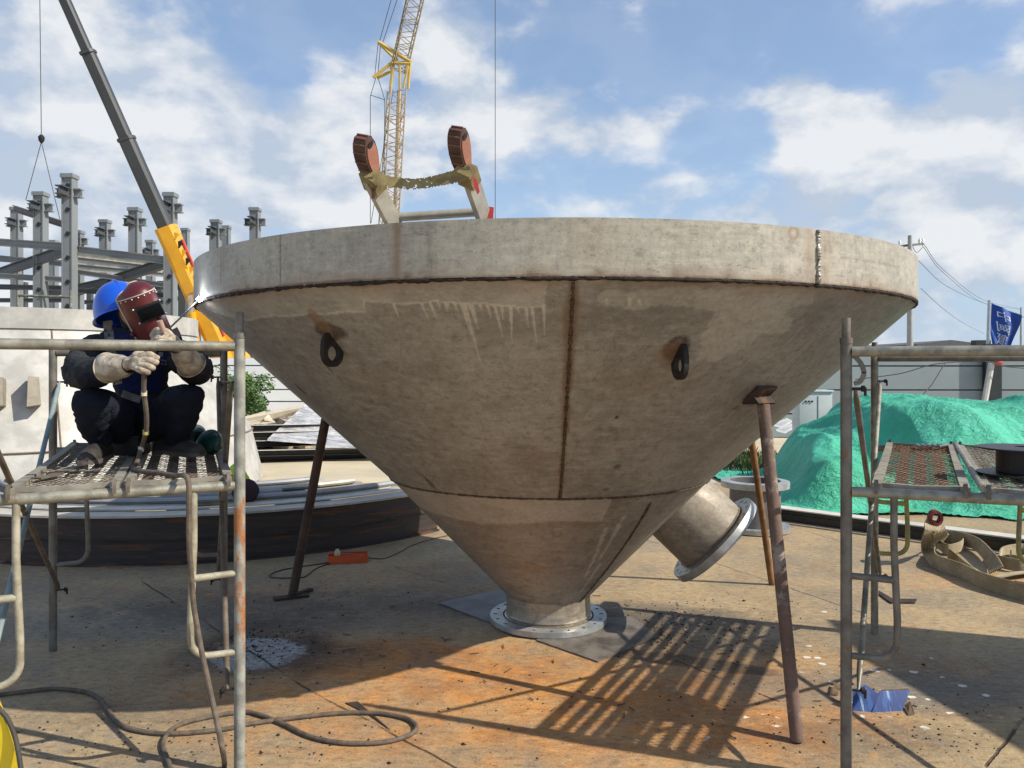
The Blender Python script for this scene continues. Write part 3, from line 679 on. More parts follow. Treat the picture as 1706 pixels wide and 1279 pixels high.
flat('steel_offcut', 'thin pointed dark steel offcut in the loop of the welding cable', 'steel offcut', [(575, 1172), (596, 1170), (615, 1186), (650, 1217), (612, 1190)], .003, m_rustdk)
flat('plywood_scrap', 'long curled brown plywood scrap before the dark ring beam', 'plywood scrap', [(160, 944), (185, 936), (270, 930), (278, 934), (262, 942), (190, 947)], .006, MAT('scrap plywood', (.24, .17, .10), (.14, .10, .07), scale=9, rough=.8))
flat('steel_offcut', 'L shaped steel offcut on the ground behind the right scaffold leg', 'steel offcut', [(1464, 986), (1488, 1000), (1527, 1000), (1524, 1006), (1484, 1006), (1462, 990)], .010, m_rustdk)
# ---- loose bits
dz = NT('slag'); m_slag = dz.done((.018, .014, .012), .8, .1)
m_stub = MAT('electrode stub', (.10, .06, .04), (.05, .035, .025), rough=.8); m_stubl = MAT('pale electrode stub', (.5, .42, .3), (.35, .28, .2), rough=.8)
rs = random.Random(11); b = MB()
fields = [((1120, 1050), .65, .35, 420), ((430, 1080), .35, .4, 260), ((1400, 1200), .8, .4, 90), ((200, 1230), .8, .3, 80), ((250, 1030), .9, .5, 90), ((700, 1180), 1.2, .5, 70), ((1300, 1120), 1.0, .5, 60), ((480, 1240), 1.0, .2, 60), ((1560, 1240), .5, .15, 30), ((550, 1000), .9, .5, 70), ((1180, 1010), .9, .4, 70)]
for (c, rx, ry, n) in fields:
    q = G(*c)
    for k in range(n):
        x = q.x + rs.gauss(0, rx * .5); y = q.y + rs.gauss(0, ry * .5); r = rs.uniform(.0025, .0075) * (1 if rs.random() < .93 else 1.7)
        if math.hypot(x - HC.x, y - HC.y) < .40: continue
        vs_ = [b.b.verts.new((x + r * math.cos(a) * rs.uniform(.6, 1.4), y + r * math.sin(a) * rs.uniform(.6, 1.4), .001)) for a in (0, 1.3, 2.5, 3.8, 5)]
        tp = b.b.verts.new((x + rs.uniform(-r, r) * .4, y, .001 + r * rs.uniform(.5, 1.1)))
        for i in range(5): b.face([vs_[i], vs_[(i + 1) % 5], tp])
o = b.build('slag_crumbs', m_slag, smooth=False, loc=(0, 3, 0)); tag(o, 'scattered black crumbs of welding slag all over the deck', 'slag', kind='stuff')
stub = None
for k in range(52):
    c = [(690, 1090), (600, 1090), (800, 1110), (1000, 1180), (900, 1160), (1060, 1030), (560, 1040), (1250, 1120), (960, 1010), (1340, 1180)][k % 10]
    q = G(*c); x = q.x + rs.gauss(0, .28); y = q.y + rs.gauss(0, .22)
    if math.hypot(x - HC.x, y - HC.y) < .42: x += .9
    if stub is None:
        bb = MB(); bb.tube([(0, 0, .003), (.018, .001, .003), (.04, -.001, .004)], .0026, 6); stub = bb.build('electrode_stub', m_stub, loc=(0, 0, 0)); o = stub
        tag(o, 'short burnt welding electrode stub dropped on the rust stained deck', 'electrode stub', 'electrode stubs dropped around the hopper')
    else: o = stub.copy(); COL.objects.link(o)
    o.location = (x, y, .003); o.rotation_euler = (0, 0, rs.uniform(0, 6.28)); s_ = rs.uniform(.6, 1.7); o.scale = (s_, 1, 1)
# ================================================================== SCAFFOLDS
m_galv = MAT('weathered galvanised tube', (.33, .31, .25), (.17, .16, .13), scale=14, rough=.48, metal=.35, bump=.4, bscale=90, rust=.3, rc=(.16, .09, .05), rscale=9, dist=.003)
m_galvd = MAT('dull grey tube', (.205, .19, .165), (.115, .105, .09), scale=10, rough=.55, metal=.3, bump=.3, bscale=90, rust=.36, rc=(.14, .075, .045), rscale=12, dist=.003)
m_cream = MAT('worn cream tube', (.40, .37, .28), (.24, .21, .15), scale=16, rough=.6, metal=.1, bump=.35, bscale=90, rust=.2, rc=(.18, .09, .04), rscale=9)
m_black = MAT('blackened iron fitting', (.035, .032, .03), (.02, .018, .017), scale=20, rough=.6, metal=.5, bump=.4)
m_brown = MAT('brown weathered tube', (.17, .14, .11), (.10, .075, .055), scale=9, rough=.7, metal=.2, bump=.4, rust=.2)
m_blue = MAT('chalky blue tube', (.22, .29, .30), (.16, .20, .20), scale=10, rough=.7, rust=.1)
m_yel = MAT('yellow flaked tube', (.42, .36, .08), (.25, .22, .13), scale=12, rough=.6, rust=.2)
# near left leg has a long rust run
t = NT('rust streaked leg'); sx = t.n.new('ShaderNodeSeparateXYZ'); t.l.new(t.co, sx.inputs[0]); z = sx.outputs[2]
nz_ = t.noise(16, 8, .7, t.map((1, 1, .35))); col = t.mix(t.ramp(t.noise(14, 6), .35, .65), (.31, .31, .27), (.18, .18, .16))
msk = t.math('MULTIPLY', t.ramp(z, 1.19, 1.10), t.ramp(z, .25, .75)); f = t.ramp(t.math('ADD', nz_, t.math('MULTIPLY', msk, .17)), .62, .72)
col = t.mix(f, col, t.mix(t.noise(50, 5, .7), (.12, .03, .01), (.50, .22, .08))); m_rleg = t.done(col, .7, 0, t.bump(t.noise(80, 5), .5, .004))

def frame2(A, B, mats, prefix, parent, ztop, zbar, stub, side_ladders=(True, True), far=False):
    """one gate frame between leg points A and B (x, y); inner ladder tubes, rungs"""
    A = Vector((A[0], A[1], 0)); B = Vector((B[0], B[1], 0)); u = (B - A); Wd = u.length; u.normalize()
    for i, L in enumerate((A, B)):
        b = MB(); b.tube([L + Vector((0, 0, z)) for z in (.0, .4, .8, 1.2, 1.5, ztop + .045)], .022, 20); leg = b.build('leg', mats['leg'][i], parent)
        b = MB(); b.tube([L + Vector((0, 0, z)) for z in (ztop + .03, stub)], .0165, 16); b.tube([L + Vector((0, 0, ztop + .032)), L + Vector((0, 0, ztop + .055))], .0245, 20); b.build('coupling_spigot', m_galvd, leg)
    b = MB(); b.tube([A + Vector((0, 0, ztop)) + u * .02, B + Vector((0, 0, ztop)) - u * .02], .0205, 18); b.build('top_bar', mats['bar'], parent)
    b = MB(); b.tube([A + Vector((0, 0, zbar)) + u * .02, B + Vector((0, 0, zbar)) - u * .02], .0205, 18); b.build('platform_bar', mats['bar'], parent)
    for (o, d, on) in ((A, u, side_ladders[0]), (B, -u, side_ladders[1])):
        if not on: continue
        off = .172
        pts = [o + d * off + Vector((0, 0, zbar - .015)), o + d * off + Vector((0, 0, .95)), o + d * (off + .012) + Vector((0, 0, .66))]
        cc = o + d * (off + .012 - .07) + Vector((0, 0, .575))
        for k in range(0, 8): an = PI / 2 * k / 7; pts.append(cc + d * .07 * math.cos(an) - Vector((0, 0, .075 * math.sin(an))))
        pts.append(o + d * .02 + Vector((0, 0, .497)))
        b = MB(); b.tube(pts, .0135, 14); b.build('inner_tube', mats['inner'], parent)
        b = MB(); b.tube([o + d * .015 + Vector((0, 0, .815)), o + d * (off) + Vector((0, 0, .812))], .0115, 12, radii=[.0135, .0145]); b.build('rung', mats['inner'], parent)
def pin(b, p, d):
    d = Vector(d).normalized(); b.tube([p, p + d * .055], .0055, 8); b.tube([p + d * .038, p + d * .05], .013, 10); b.box(p + d * .052 + Vector((0, 0, -.012)), (.006, .012, .034))
def braces(P0, P1, parent, mats, zu=1.585, zl=.35, dirv=(1, 0, 0)):
    """two crossing braces between near leg P0 and far leg P1"""
    P0 = Vector((P0[0], P0[1], 0)); P1 = Vector((P1[0], P1[1], 0)); d = Vector(dirv)
    for (a, za, c, zc, m) in ((P0, zu, P1, zl, mats[0]), (P1, zu, P0, zl, mats[1])):
        b = MB(); A = a + Vector((0, 0, za)) + d * .035; B = c + Vector((0, 0, zc)) + d * (.035 if m is mats[0] else .048)
        v = (B - A).normalized(); b.tube([A, A + v * .05, A + v * .09, B - v * .09, B - v * .05, B], .0125, 12, radii=[.006, .009, .0125, .0125, .009, .006]); b.build('cross_brace', m, parent)
    for a in (P0, P1):
        for z in (zu, zl): b = MB(); pin(b, a + Vector((0, 0, z)) + d * .02, d); b.build('brace_pin', m_black, parent)
def hooklatch(parent, p, d):
    d = Vector(d).normalized(); b = MB(); pts = bez([p + d * .022 + Vector((0, 0, .10)), p + d * .055 + Vector((0, 0, .06)), p + d * .066 + Vector((0, 0, .02)), p + d * .052 + Vector((0, 0, -.012)), p + d * .03 + Vector((0, 0, -.02))], 5)
    b.sweep(pts, [(-.004, -.009), (.004, -.009), (.004, .009), (-.004, .009)], up=(0, 0, 1)); b.build('latch', m_galvd, parent)

LA, LB = Vector((-1.10, 3.2, 0)), Vector((-1.945, 2.785, 0)); LC, LD = Vector((-1.764, 4.85, 0)), Vector((-2.665, 4.60, 0))
RA, RB = Vector((1.333, 3.16, 0)), Vector((2.22, 2.82, 0)); RC, RD = Vector((2.242, 4.90, 0)), Vector((3.13, 4.56, 0))
ls = thing('scaffold', 'left scaffold of grey tubes carrying the crouching welder, its near leg streaked with rust', 'scaffold', (LA + LD) / 2, group='scaffolds beside the hopper')
frame2(LA, LB, dict(leg=(m_rleg, m_galv), bar=m_galv, inner=m_cream), '', ls, 1.729, 1.168, 1.868)
frame2(LC, LD, dict(leg=(m_galvd, m_galvd), bar=m_galvd, inner=m_galvd), '', ls, 1.729, 1.16, 1.80)
braces(LA, LC, ls, (m_galvd, m_brown), dirv=(-.9, -.35, 0)); braces(LB, LD, ls, (m_brown, m_blue), dirv=(.9, .35, 0), zu=1.56)
rsf = thing('scaffold', 'right scaffold of grey tubes carrying the black wire reel', 'scaffold', (RA + RD) / 2, group='scaffolds beside the hopper')
frame2(RA, RB, dict(leg=(m_galvd, m_galvd), bar=m_galv, inner=m_galvd), '', rsf, 1.707, 1.150, 1.842)
frame2(RC, RD, dict(leg=(m_galv, m_galv), bar=m_galvd, inner=m_yel), '', rsf, 1.70, 1.145, 1.80)
braces(RA, RC, rsf, (m_galvd, m_galv), dirv=(.93, -.2, 0), zu=1.56, zl=.36); braces(RB, RD, rsf, (m_galvd, m_galv), dirv=(-.93, .3, 0))
hooklatch(rsf, RA + Vector((0, 0, 1.60)), (1, -.2, 0))

# ---- expanded-metal planks, hooked over the platform bars
m_rail = MAT('dusty plank rail', (.30, .28, .23), (.19, .17, .14), scale=12, rough=.75, metal=.15, bump=.35, rust=.2)
m_mesh = MAT('rusty expanded mesh', (.24, .19, .14), (.15, .105, .075), scale=8, rough=.8, metal=.15, bump=.3)
m_meshr = MAT('red-brown expanded mesh', (.25, .15, .095), (.15, .085, .055), scale=8, rough=.8, metal=.1, bump=.3)
m_meshg = MAT('pale expanded mesh', (.36, .33, .27), (.24, .21, .16), scale=8, rough=.75, metal=.1, bump=.3)
m_stiff = MAT('brown stiffener', (.15, .105, .075), (.085, .06, .045), scale=9, rough=.85, bump=.3)
def plank(a0, a1, c0, c1, z, label, mm, strips=(0.16, .40, .62, .86), dense=False, sag=0.012):
    """near edge a0->a1, far edge c0->c1"""
    a0, a1, c0, c1 = [Vector((v[0], v[1], z)) for v in (a0, a1, c0, c1)]
    t = thing('scaffold_plank', label, 'scaffold plank', (a0 + c1) / 2, group='mesh planks on the scaffolds')
    def Q(u, v, h=0): 
        p = (a0.lerp(a1, u)).lerp(c0.lerp(c1, u), v); return p + Vector((0, 0, h - sag * math.sin(PI * v) * .6 - sag * math.sin(PI * u) * .5))
    z0 = .004
    for u in (0, 1):
        b = MB(); n = 10
        b.sweep([Q(u, k / n, z0) for k in range(n + 1)], [(-.017, -.016), (.017, -.016), (.017, .012), (-.017, .012)], up=(0, 0, 1)); b.build('side_rail', m_rail, t)
        for v in (0.0, 1.0):
            p = Q(u, v, 0); along = (c0 - a0).normalized() * (-1 if v == 0 else 1); b = MB()
            prof = [p - along * .03 + Vector((0, 0, .010)), p + Vector((0, 0, .028)) + along * .0, p + along * .026 + Vector((0, 0, .010)), p + along * .030 + Vector((0, 0, -.022))]
            b.sweep(bez(prof, 4), [(-.007, -.0025), (.007, -.0025), (.007, .0025), (-.007, .0025)], up=(0, 0, 1)); b.build('hook', m_brown, t)
    for v in (.02, .98): b = MB(); b.sweep([Q(0, v, z0), Q(.5, v, z0), Q(1, v, z0)], [(-.012, -.014), (.012, -.014), (.012, .012), (-.012, .012)], up=(0, 0, 1)); b.build('end_rail', m_rail, t)
    # wavy strands
    b = MB(); rs = random.Random(int(a0.x * 100)); L = (c0 - a0).length; ns = int(L / (.016 if dense else .036)); nu = 18
    for k in range(1, ns):
        v = k / ns; sgn = 1 if k % 2 else -1; bend = .25 * math.sin(k * .7)
        pts = [Q(i / nu, min(.985, max(.015, v + sgn * (.38 / ns) * (1 if i % 2 else -1) + (.12 / ns) * math.sin(i * .9 + k))), z0 + .002 * math.sin(i * 1.7 + k) + rs.uniform(-.001, .001)) for i in range(nu + 1)]
        b.sweep(pts, [(-.0024, -.0013), (.0024, -.0013), (.0024, .0013), (-.0024, .0013)], up=(0, .15, 1), caps=False)
    b.build('mesh_deck', mm, t, smooth=False)
    for u in strips:
        b = MB(); pts = [Q(u, k / 8, z0 - .006) for k in range(9)]; b.sweep(pts, [(-.024, -.0015), (.024, -.0015), (.024, .0015), (-.024, .0015)], up=(0, 0, 1)); b.build('stiffener_strip', m_stiff, t, smooth=False)
    return t, Q
def fr(A, B, t): return A.lerp(B, t)
plank(fr(LB, LA, .16), fr(LB, LA, .52), fr(LD, LC, .12), fr(LD, LC, .50), 1.192, 'left mesh plank with the welder standing on it, next to the bent strip', m_meshg)
plank(fr(LB, LA, .57), fr(LB, LA, .955), fr(LD, LC, .55), fr(LD, LC, .95), 1.192, 'right mesh plank under the green grinder on the left scaffold', m_mesh)
plank(fr(RA, RB, .115), fr(RA, RB, .44), fr(RC, RD, .09), fr(RC, RD, .44), 1.172, 'rusty empty mesh plank on the right scaffold with loose rods at its far end', m_meshr, strips=(.27, .50, .76))
plank(fr(RA, RB, .52), fr(RA, RB, .90), fr(RC, RD, .49), fr(RC, RD, .90), 1.172, 'mesh plank under the black wire reel', m_meshg, dense=True)
# extra tube lying between the right planks
a = fr(RA, RB, .50) + Vector((0, 0, 1.186)); c = fr(RC, RD, .465) + Vector((0, 0, 1.186)); b = MB(); b.tube([a, a.lerp(c, .5), c], .0125, 14); o = b.build('loose_tube', m_galv)
tag(o, 'loose grey tube lying lengthwise between the two right scaffold planks', 'tube')
a = fr(LB, LA, .548) + Vector((0, 0, 1.186)); c = fr(LD, LC, .525) + Vector((0, 0, 1.186)); b = MB(); b.tube([a, a.lerp(c, .5), c], .0125, 14); o = b.build('loose_tube', m_galvd)
tag(o, 'loose grey tube lying lengthwise under the welder between the left planks', 'tube')
# bent strip on the left plank
q = [P(60, 806, 3.12), P(85, 800, 3.2), P(118, 786, 3.42), P(133, 776, 3.52)]; b = MB(); b.sweep([Vector((p.x, p.y, 1.207)) for p in q], [(-.022, -.003), (.022, -.003), (.022, .003), (-.022, .003)], up=(0, 0, 1)); o = b.build('metal_strip', m_brown); tag(o, 'flat brown metal strip lying on the left mesh plank near its hook', 'metal strip')
# rods at the far end of the right plank
m_rod = MAT('steel rod', (.30, .29, .28), (.18, .17, .16), rough=.4, metal=.6)
for k, px in enumerate((1531, 1540, 1549, 1558, 1572)):
    p = P(px, 749 if k < 4 else 751, 4.62); b = MB(); d = Vector((.02 + (.04 if k == 4 else 0), .06, 0)); p = Vector((p.x, p.y, 1.189)); b.tube([p - d, p + d], .0075, 10)
    o = b.build('steel_rod', m_rod); tag(o, 'short steel rod in the row at the far end of the right mesh plank' if k < 4 else 'short steel rod lying apart, just right of the row of four', 'steel rod', 'short rods on the right plank')
# wire reel
rp = Vector((2.165, 3.36, 1.190)); t = thing('wire_reel', 'black plastic welding wire reel standing on the right scaffold', 'wire reel', rp)
m_reel = MAT('black plastic reel', (.022, .018, .022), (.035, .03, .035), scale=12, rough=.45, bump=.15); m_reelc = MAT('dark reel drum', (.03, .024, .02), (.015, .012, .01), rough=.6)
M4 = Matrix.Translation(rp)
for z, nm in ((.0, 'lower_flange'), (.108, 'upper_flange')):
    b = MB(); b.lathe([(.03, z), (.168, z), (.172, z + .004), (.172, z + .008), (.03, z + .011)], 48, M4, close=True); b.build(nm, m_reel, t)
b = MB(); b.lathe([(.03, .011), (.098, .011), (.098, .108), (.03, .108)], 40, M4, close=True); b.build('drum', m_reelc, t)
# ================================================================== LADDER ON THE RIM
m_alu = MAT('dusty aluminium rail', (.52, .49, .42), (.38, .35, .28), scale=10, rough=.42, metal=.45, bump=.15)
m_alud = MAT('tan ladder rail face', (.33, .28, .20), (.25, .20, .14), scale=9, rough=.6, metal=.2)
m_rub = MAT('worn red brown rubber tread', (.19, .075, .05), (.12, .05, .035), scale=20, rough=.85, bump=.4)
m_web = MAT('dirty olive webbing', (.28, .225, .10), (.17, .13, .06), scale=18, rough=.9, bump=.5, bscale=200)
m_red = MAT('red plastic', (.55, .05, .05), (.42, .04, .04), scale=8, rough=.5)
lb = P(720, 372, 3.25)
lad = thing('ladder', 'top end of an aluminium ladder with red brown padded rail tips, poking above the rim', 'ladder', (lb.x, lb.y, 1.2))
dL = 3.22
railsec = [(-.011, -.034), (.011, -.034), (.011, .034), (-.011, .034)]
def rail(p_in, p_rim, p_top):
    b = MB(); side = Vector((1, 0, 0)); b.sweep([p_in, p_rim, p_top], [(-.012, -.036), (.012, -.036), (.012, -.030), (-.004, -.030), (-.004, .030), (.012, .030), (.012, .036), (-.012, .036)], up=(.55, 1, 0)); return b.build('side_rail', m_alu, lad)
L0, L1 = P(655, 370, 3.22), P(618, 296, 3.02); R0, R1_ = P(806, 362, 3.22), P(780, 285, 3.02)
Lv = (L0 - L1).normalized(); Rv = (R0 - R1_).normalized()
L_in = L0 + Vector((.16, .55, -.62)); R_in = R0 + Vector((.16, .55, -.62))
rl = rail(L_in, L0, L1 + (L0 - L1) * -.02); rr_ = rail(R_in, R0, R1_)
# padded tips: long rounded ribbed pads with a flat red brown side
m_rubs = MAT('salmon pad side', (.36, .15, .095), (.27, .11, .07), scale=9, rough=.8, bump=.3); m_rubd = MAT('dark brown ribbed pad', (.085, .045, .032), (.05, .03, .024), scale=20, rough=.85, bump=.5)
def tip(base, top):
    ax = (top - base).normalized(); wv = Vector((-.84, .54, .0)); wv = (wv - ax * wv.dot(ax)).normalized(); e = ax.cross(wv).normalized()
    L = (top - base).length; N = 30; ol = []
    for k in range(N):
        tt = 2 * PI * k / N; y = L * .5 - L * .52 * math.cos(tt); x = .050 * math.sin(tt) * (.62 + .38 * y / L); ol.append(base + ax * y + e * x)
    b = MB(); b.prism(ol, wv * .052); o = b.build('padded_tip', m_rubd, lad, ang=40)
    cen = base + ax * L * .5
    b = MB(); b.prism([cen + (p - cen) * .80 - wv * .004 for p in ol], wv * .004); b.build('pad_side', m_rubs, o, smooth=False)
    b = MB(); hole = [base + ax * (L * .86 + .012 * math.sin(a)) + e * .018 * math.cos(a) - wv * .006 for a in [2 * PI * k / 12 for k in range(12)]]; b.prism(hole, wv * .003); b.build('pad_slot', m_black, o, smooth=False)
    for k in range(N):
        p = ol[k]; q = ol[(k + 1) % N]; d = (q - p).normalized(); ou = (p - cen).normalized()
        if 3 < k < 27 and k % 2 == 0: b = MB(); b.beam(p + ou * .003 + wv * .003, p + ou * .003 + wv * .050, .005, .005, up=ou); b.build('tread_rib', m_rub, o, smooth=False)
tip(P(630, 298, 3.04), P(613, 231, 2.90)); tip(P(783, 288, 3.04), P(771, 217, 2.90))
for (a, c) in ((P(617, 288, 2.98), P(626, 314, 3.06)), (P(775, 280, 2.98), P(783, 304, 3.06))):
    b = MB(); b.sweep([a, c], [(-.036, -.028), (.036, -.028), (.036, .028), (-.036, .028)], up=(.4, 1, 0)); b.build('webbing_wrap', m_web, lad)
# torn strap between the rails
u = bez([P(618, 286, 2.96), P(655, 294, 2.985), P(695, 297, 3.0), P(735, 289, 3.0), P(782, 276, 2.97)], 24); n = len(u)
l = bez([P(624, 309, 2.97), P(655, 313, 2.98), P(697, 315, 2.99), P(735, 309, 2.99), P(785, 300, 2.98)], 24)
b = MB(); rs = random.Random(3); Vg = []
rows = 9
for i in range(n):
    col_ = []
    for j in range(rows + 1):
        p = u[i].lerp(l[i], j / rows)
        if j == rows: p += Vector((0, 0, rs.uniform(-.002, .007)))
        if j == 0: p += Vector((0, 0, rs.uniform(-.003, .002)))
        col_.append([b.b.verts.new(p), b.b.verts.new(p + Vector((0, .0035, 0)))])
    Vg.append(col_)
for i in range(n - 1):
    for j in range(rows):
        f = i / n
        if (.38 < f < .68 and mnoise.noise(Vector((i * .30, j * .45, 3))) > .40) or (j >= rows - 2 and .15 < f < .75 and mnoise.noise(Vector((i * .2, j * .4, 9))) > .26): continue
        for s_ in (0, 1): b.face([Vg[i][j][s_], Vg[i + 1][j][s_], Vg[i + 1][j + 1][s_], Vg[i][j + 1][s_]])
b.build('torn_strap', m_web, lad)
b = MB(); b.tube([P(655, 361, 3.24), P(800, 352, 3.24)], .016, 16); b.build('rung', m_alu, lad)
b = MB(); b.beam(P(650, 367, 3.26), P(802, 357, 3.26), .02, .012); b.build('cross_strip', m_alu, lad)
for dz in (.25, .50):
    b = MB(); b.tube([L_in.lerp(L0, 1 - dz / .62), R_in.lerp(R0, 1 - dz / .62)], .015, 12); b.build('rung', m_alu, lad)
b = MB(); c = P(812, 354, 3.22); b.prism([c + Vector(v) for v in ((-.028, 0, -.03), (.022, 0, -.03), (.026, 0, .022), (-.004, 0, .026), (-.008, 0, .002), (-.03, 0, -.012))], (0, .035, 0)); b.build('red_foot_clip', m_red, lad)
b = MB(); q = [P(788, 294, 2.97), P(795, 300, 2.97), P(799, 318, 2.97), P(795, 323, 2.97), P(789, 308, 2.97)]; b.prism(q, (0, .012, 0)); b.build('red_label', m_red, lad)
b = MB(); b.tube([P(621, 312, 3.0), P(622, 330, 3.0)], .006, 8); b.build('strap_end', m_rub, lad)

# ================================================================== SMALL THINGS ON THE GROUND
# orange tray with bottle
o0 = G(578, 938); t = thing('tool_tray', 'small orange tool tray on the deck before the dark ring beam', 'tool tray', o0); mO = MAT('orange plastic', (.62, .10, .02), (.5, .08, .02), rough=.45)
rz = Matrix.Rotation(R(12), 3, 'Z'); b = MB()
c = o0 + Vector((0, .05, 0))
b.box(c + Vector((0, 0, .006)), (.33, .12, .008), rz); 
for (dx, dy, sx, sy, h) in ((0, -.058, .33, .006, .06), (0, .058, .33, .006, .06), (-.163, 0, .006, .11, .07), (.163, 0, .006, .11, .045)): b.box(c + rz @ Vector((dx, dy, h / 2 + .01)), (sx, sy, h), rz)
b.build('tray', mO, t)
b = MB(); b.tube([c + rz @ Vector((-.163, 0, .075)), c + rz @ Vector((.163, 0, .05))], .008, 8); b.build('handle', mO, t)
bt = thing('bottle', 'little cream bottle with a dark cap in the orange tray', 'bottle', c + rz @ Vector((-.09, 0, .012))); M4 = Matrix.Translation(c + rz @ Vector((-.09, 0, .012)))
b = MB(); b.lathe([(0, 0), (.024, 0), (.026, .01), (.025, .075), (.012, .10), (.010, .105), (0, .105)], 20, M4); b.build('bottle_body', MAT('cream plastic', (.6, .55, .4), rough=.5), bt)
b = MB(); b.lathe([(.011, .104), (.011, .13), (0, .135)], 12, M4); b.build('cap', m_black, bt)
b = MB(); b.box(c + rz @ Vector((-.03, .02, .055)), (.10, .03, .03), Matrix.Rotation(R(30), 3, 'Z'), .006); o = b.build('pliers', MAT('blue grip', (.03, .07, .22), rough=.5)); tag(o, 'blue gripped pliers lying in the orange tray', 'pliers')
def cable(name, label, pts, r, mat, n=8):
    b = MB(); b.tube(bez(pts, n), r, 10); o = b.build(name, mat); return tag(o, label, 'cable')
m_cab = MAT('dusty black cable', (.055, .048, .042), (.03, .027, .025), scale=30, rough=.7)
m_cabt = MAT('tan muddy cable', (.15, .115, .085), (.085, .065, .05), scale=25, rough=.75, bump=.4)
def gp(*pp, z=.006): return [G(x, y, z) for x, y in pp]
cable('thin_cable', 'thin dark lead coiled on the deck left of the orange tray', gp((556, 936), (520, 941), (475, 948), (452, 956), (455, 962), (500, 962), (512, 958), (530, 945), (556, 937)) , .0045, m_cab)
cable('thin_cable', 'thin dark lead running from the orange tray towards the hopper foot', gp((612, 929), (640, 930), (665, 920), (690, 907), (740, 893), (800, 886)), .0035, m_cab)
# blue torn carton
cb = G(1468, 1186); t = thing('carton', 'torn open blue printed carton on the deck by the right scaffold leg', 'carton', cb)
tb = NT('blue printed card'); v_ = tb.noise(9, 4, .6, tb.map((6, 1, 1))); wv = tb.noise(30, 3, .5, tb.map((1, .1, .1)))
colb = tb.mix(tb.ramp(v_, .45, .6), (.012, .04, .17), (.022, .085, .28)); colb = tb.mix(tb.ramp(wv, .62, .66, 0, .7), colb, (.30, .42, .5)); m_bluec = tb.done(colb, .7, 0, tb.bump(tb.noise(15, 4), .3, .005))
m_card = MAT('inside of card', (.22, .14, .08), (.12, .08, .05), scale=12, rough=.9)
b = MB(); th = Vector((0, .003, .002))
b.prism([G(1421, 1184), P(1421, 1150, G(1421, 1184).y + .04), P(1442, 1141, G(1421, 1184).y + .1), P(1465, 1157, G(1450, 1184).y + .02), G(1453, 1186)], th); b.build('side_panel', m_bluec, t)
b = MB(); q = [G(1453, 1187), P(1466, 1152, G(1453, 1187).y + .05), P(1516, 1150, G(1453, 1187).y + .08), G(1503, 1184)]; b.prism(q, th); b.build('front_panel', m_bluec, t)
b = MB(); q = [P(1468, 1150, G(1453, 1187).y + .10), P(1514, 1147, G(1453, 1187).y + .12), G(1510, 1170), G(1470, 1172)]; b.prism(q, th); b.build('inner_panel', m_card, t)
b = MB(); q = [G(1506, 1176, .01), G(1513, 1192, .002), G(1524, 1190, .002), G(1516, 1168, .03)]; b.prism(q, (0, 0, .003)); b.build('flap', m_card, t)
for (px, py, w) in ((1388, 1158, .03), (1395, 1150, .02)):
    c = G(px, py); b = MB(); b.prism([c + Vector((-w, 0, .004)), c + Vector((w * .6, -w * .5, .004)), c + Vector((w, w * .4, .02)), c + Vector((-w * .3, w, .03))], (0, .002, .003)); o = b.build('rag_scrap', m_card, smooth=False); tag(o, 'brown scrap left of the blue carton' if w > .025 else 'smaller brown scrap behind the other, left of the blue carton', 'scrap')

# ---- webbing sling heap
t = NT('dirty webbing sling'); wv = t.n.new('ShaderNodeUVMap')
colw = t.mix(t.ramp(t.noise(6, 7, .65), .35, .65), (.50, .42, .27), (.33, .265, .165)); at = t.attr('rib')
colw = t.mix(t.math('MULTIPLY', at[0], .55), colw, (.10, .075, .045)); m_sling = t.done(colw, .9, 0, t.bump(t.noise(150, 3), .5, .003))
m_slingr = MAT('dark red webbing', (.18, .02, .02), (.10, .02, .018), scale=20, rough=.85)
def strap(name, pts, ups, w, th, mat, parent, n=8, ribs=9):
    p = bez(pts, n); 
    uu = [Vector(ups[min(int(i / n), len(ups) - 1)]).lerp(Vector(ups[min(int(i / n) + 1, len(ups) - 1)]), (i % n) / n) for i in range(len(p))]
    sec = []; K = ribs * 2
    for k in range(K + 1): sec.append((th / 2 + (.0022 if k % 2 else 0), -w / 2 + w * k / K))
    for k in range(K, -1, -1): sec.append((-th / 2 - (.0022 if k % 2 else 0), -w / 2 + w * k / K))
    b = MB(); b.sweep(p, sec, up=uu); o = b.build(name, mat, parent, ang=25)
    me = o.data; ca = me.color_attributes.new('rib', 'FLOAT_COLOR', 'POINT'); nv = len(me.vertices); arr = np.ones((nv, 4), np.float32); m = len(sec)
    arr[:, 0] = [(0.0 if ((i % m) % (K + 1)) % 2 else 1.0) for i in range(nv)]; ca.data.foreach_set('color', arr.ravel()); return o
sl = thing('webbing_sling', 'heap of broad ribbed tan lifting sling on the deck by the long black beam', 'lifting sling', G(1600, 950))
V_ = Vector; W_ = .12
up = (0, 0, 1)
def g_(x, y, z=.06): return G(x, y, z) if z < 1 else None
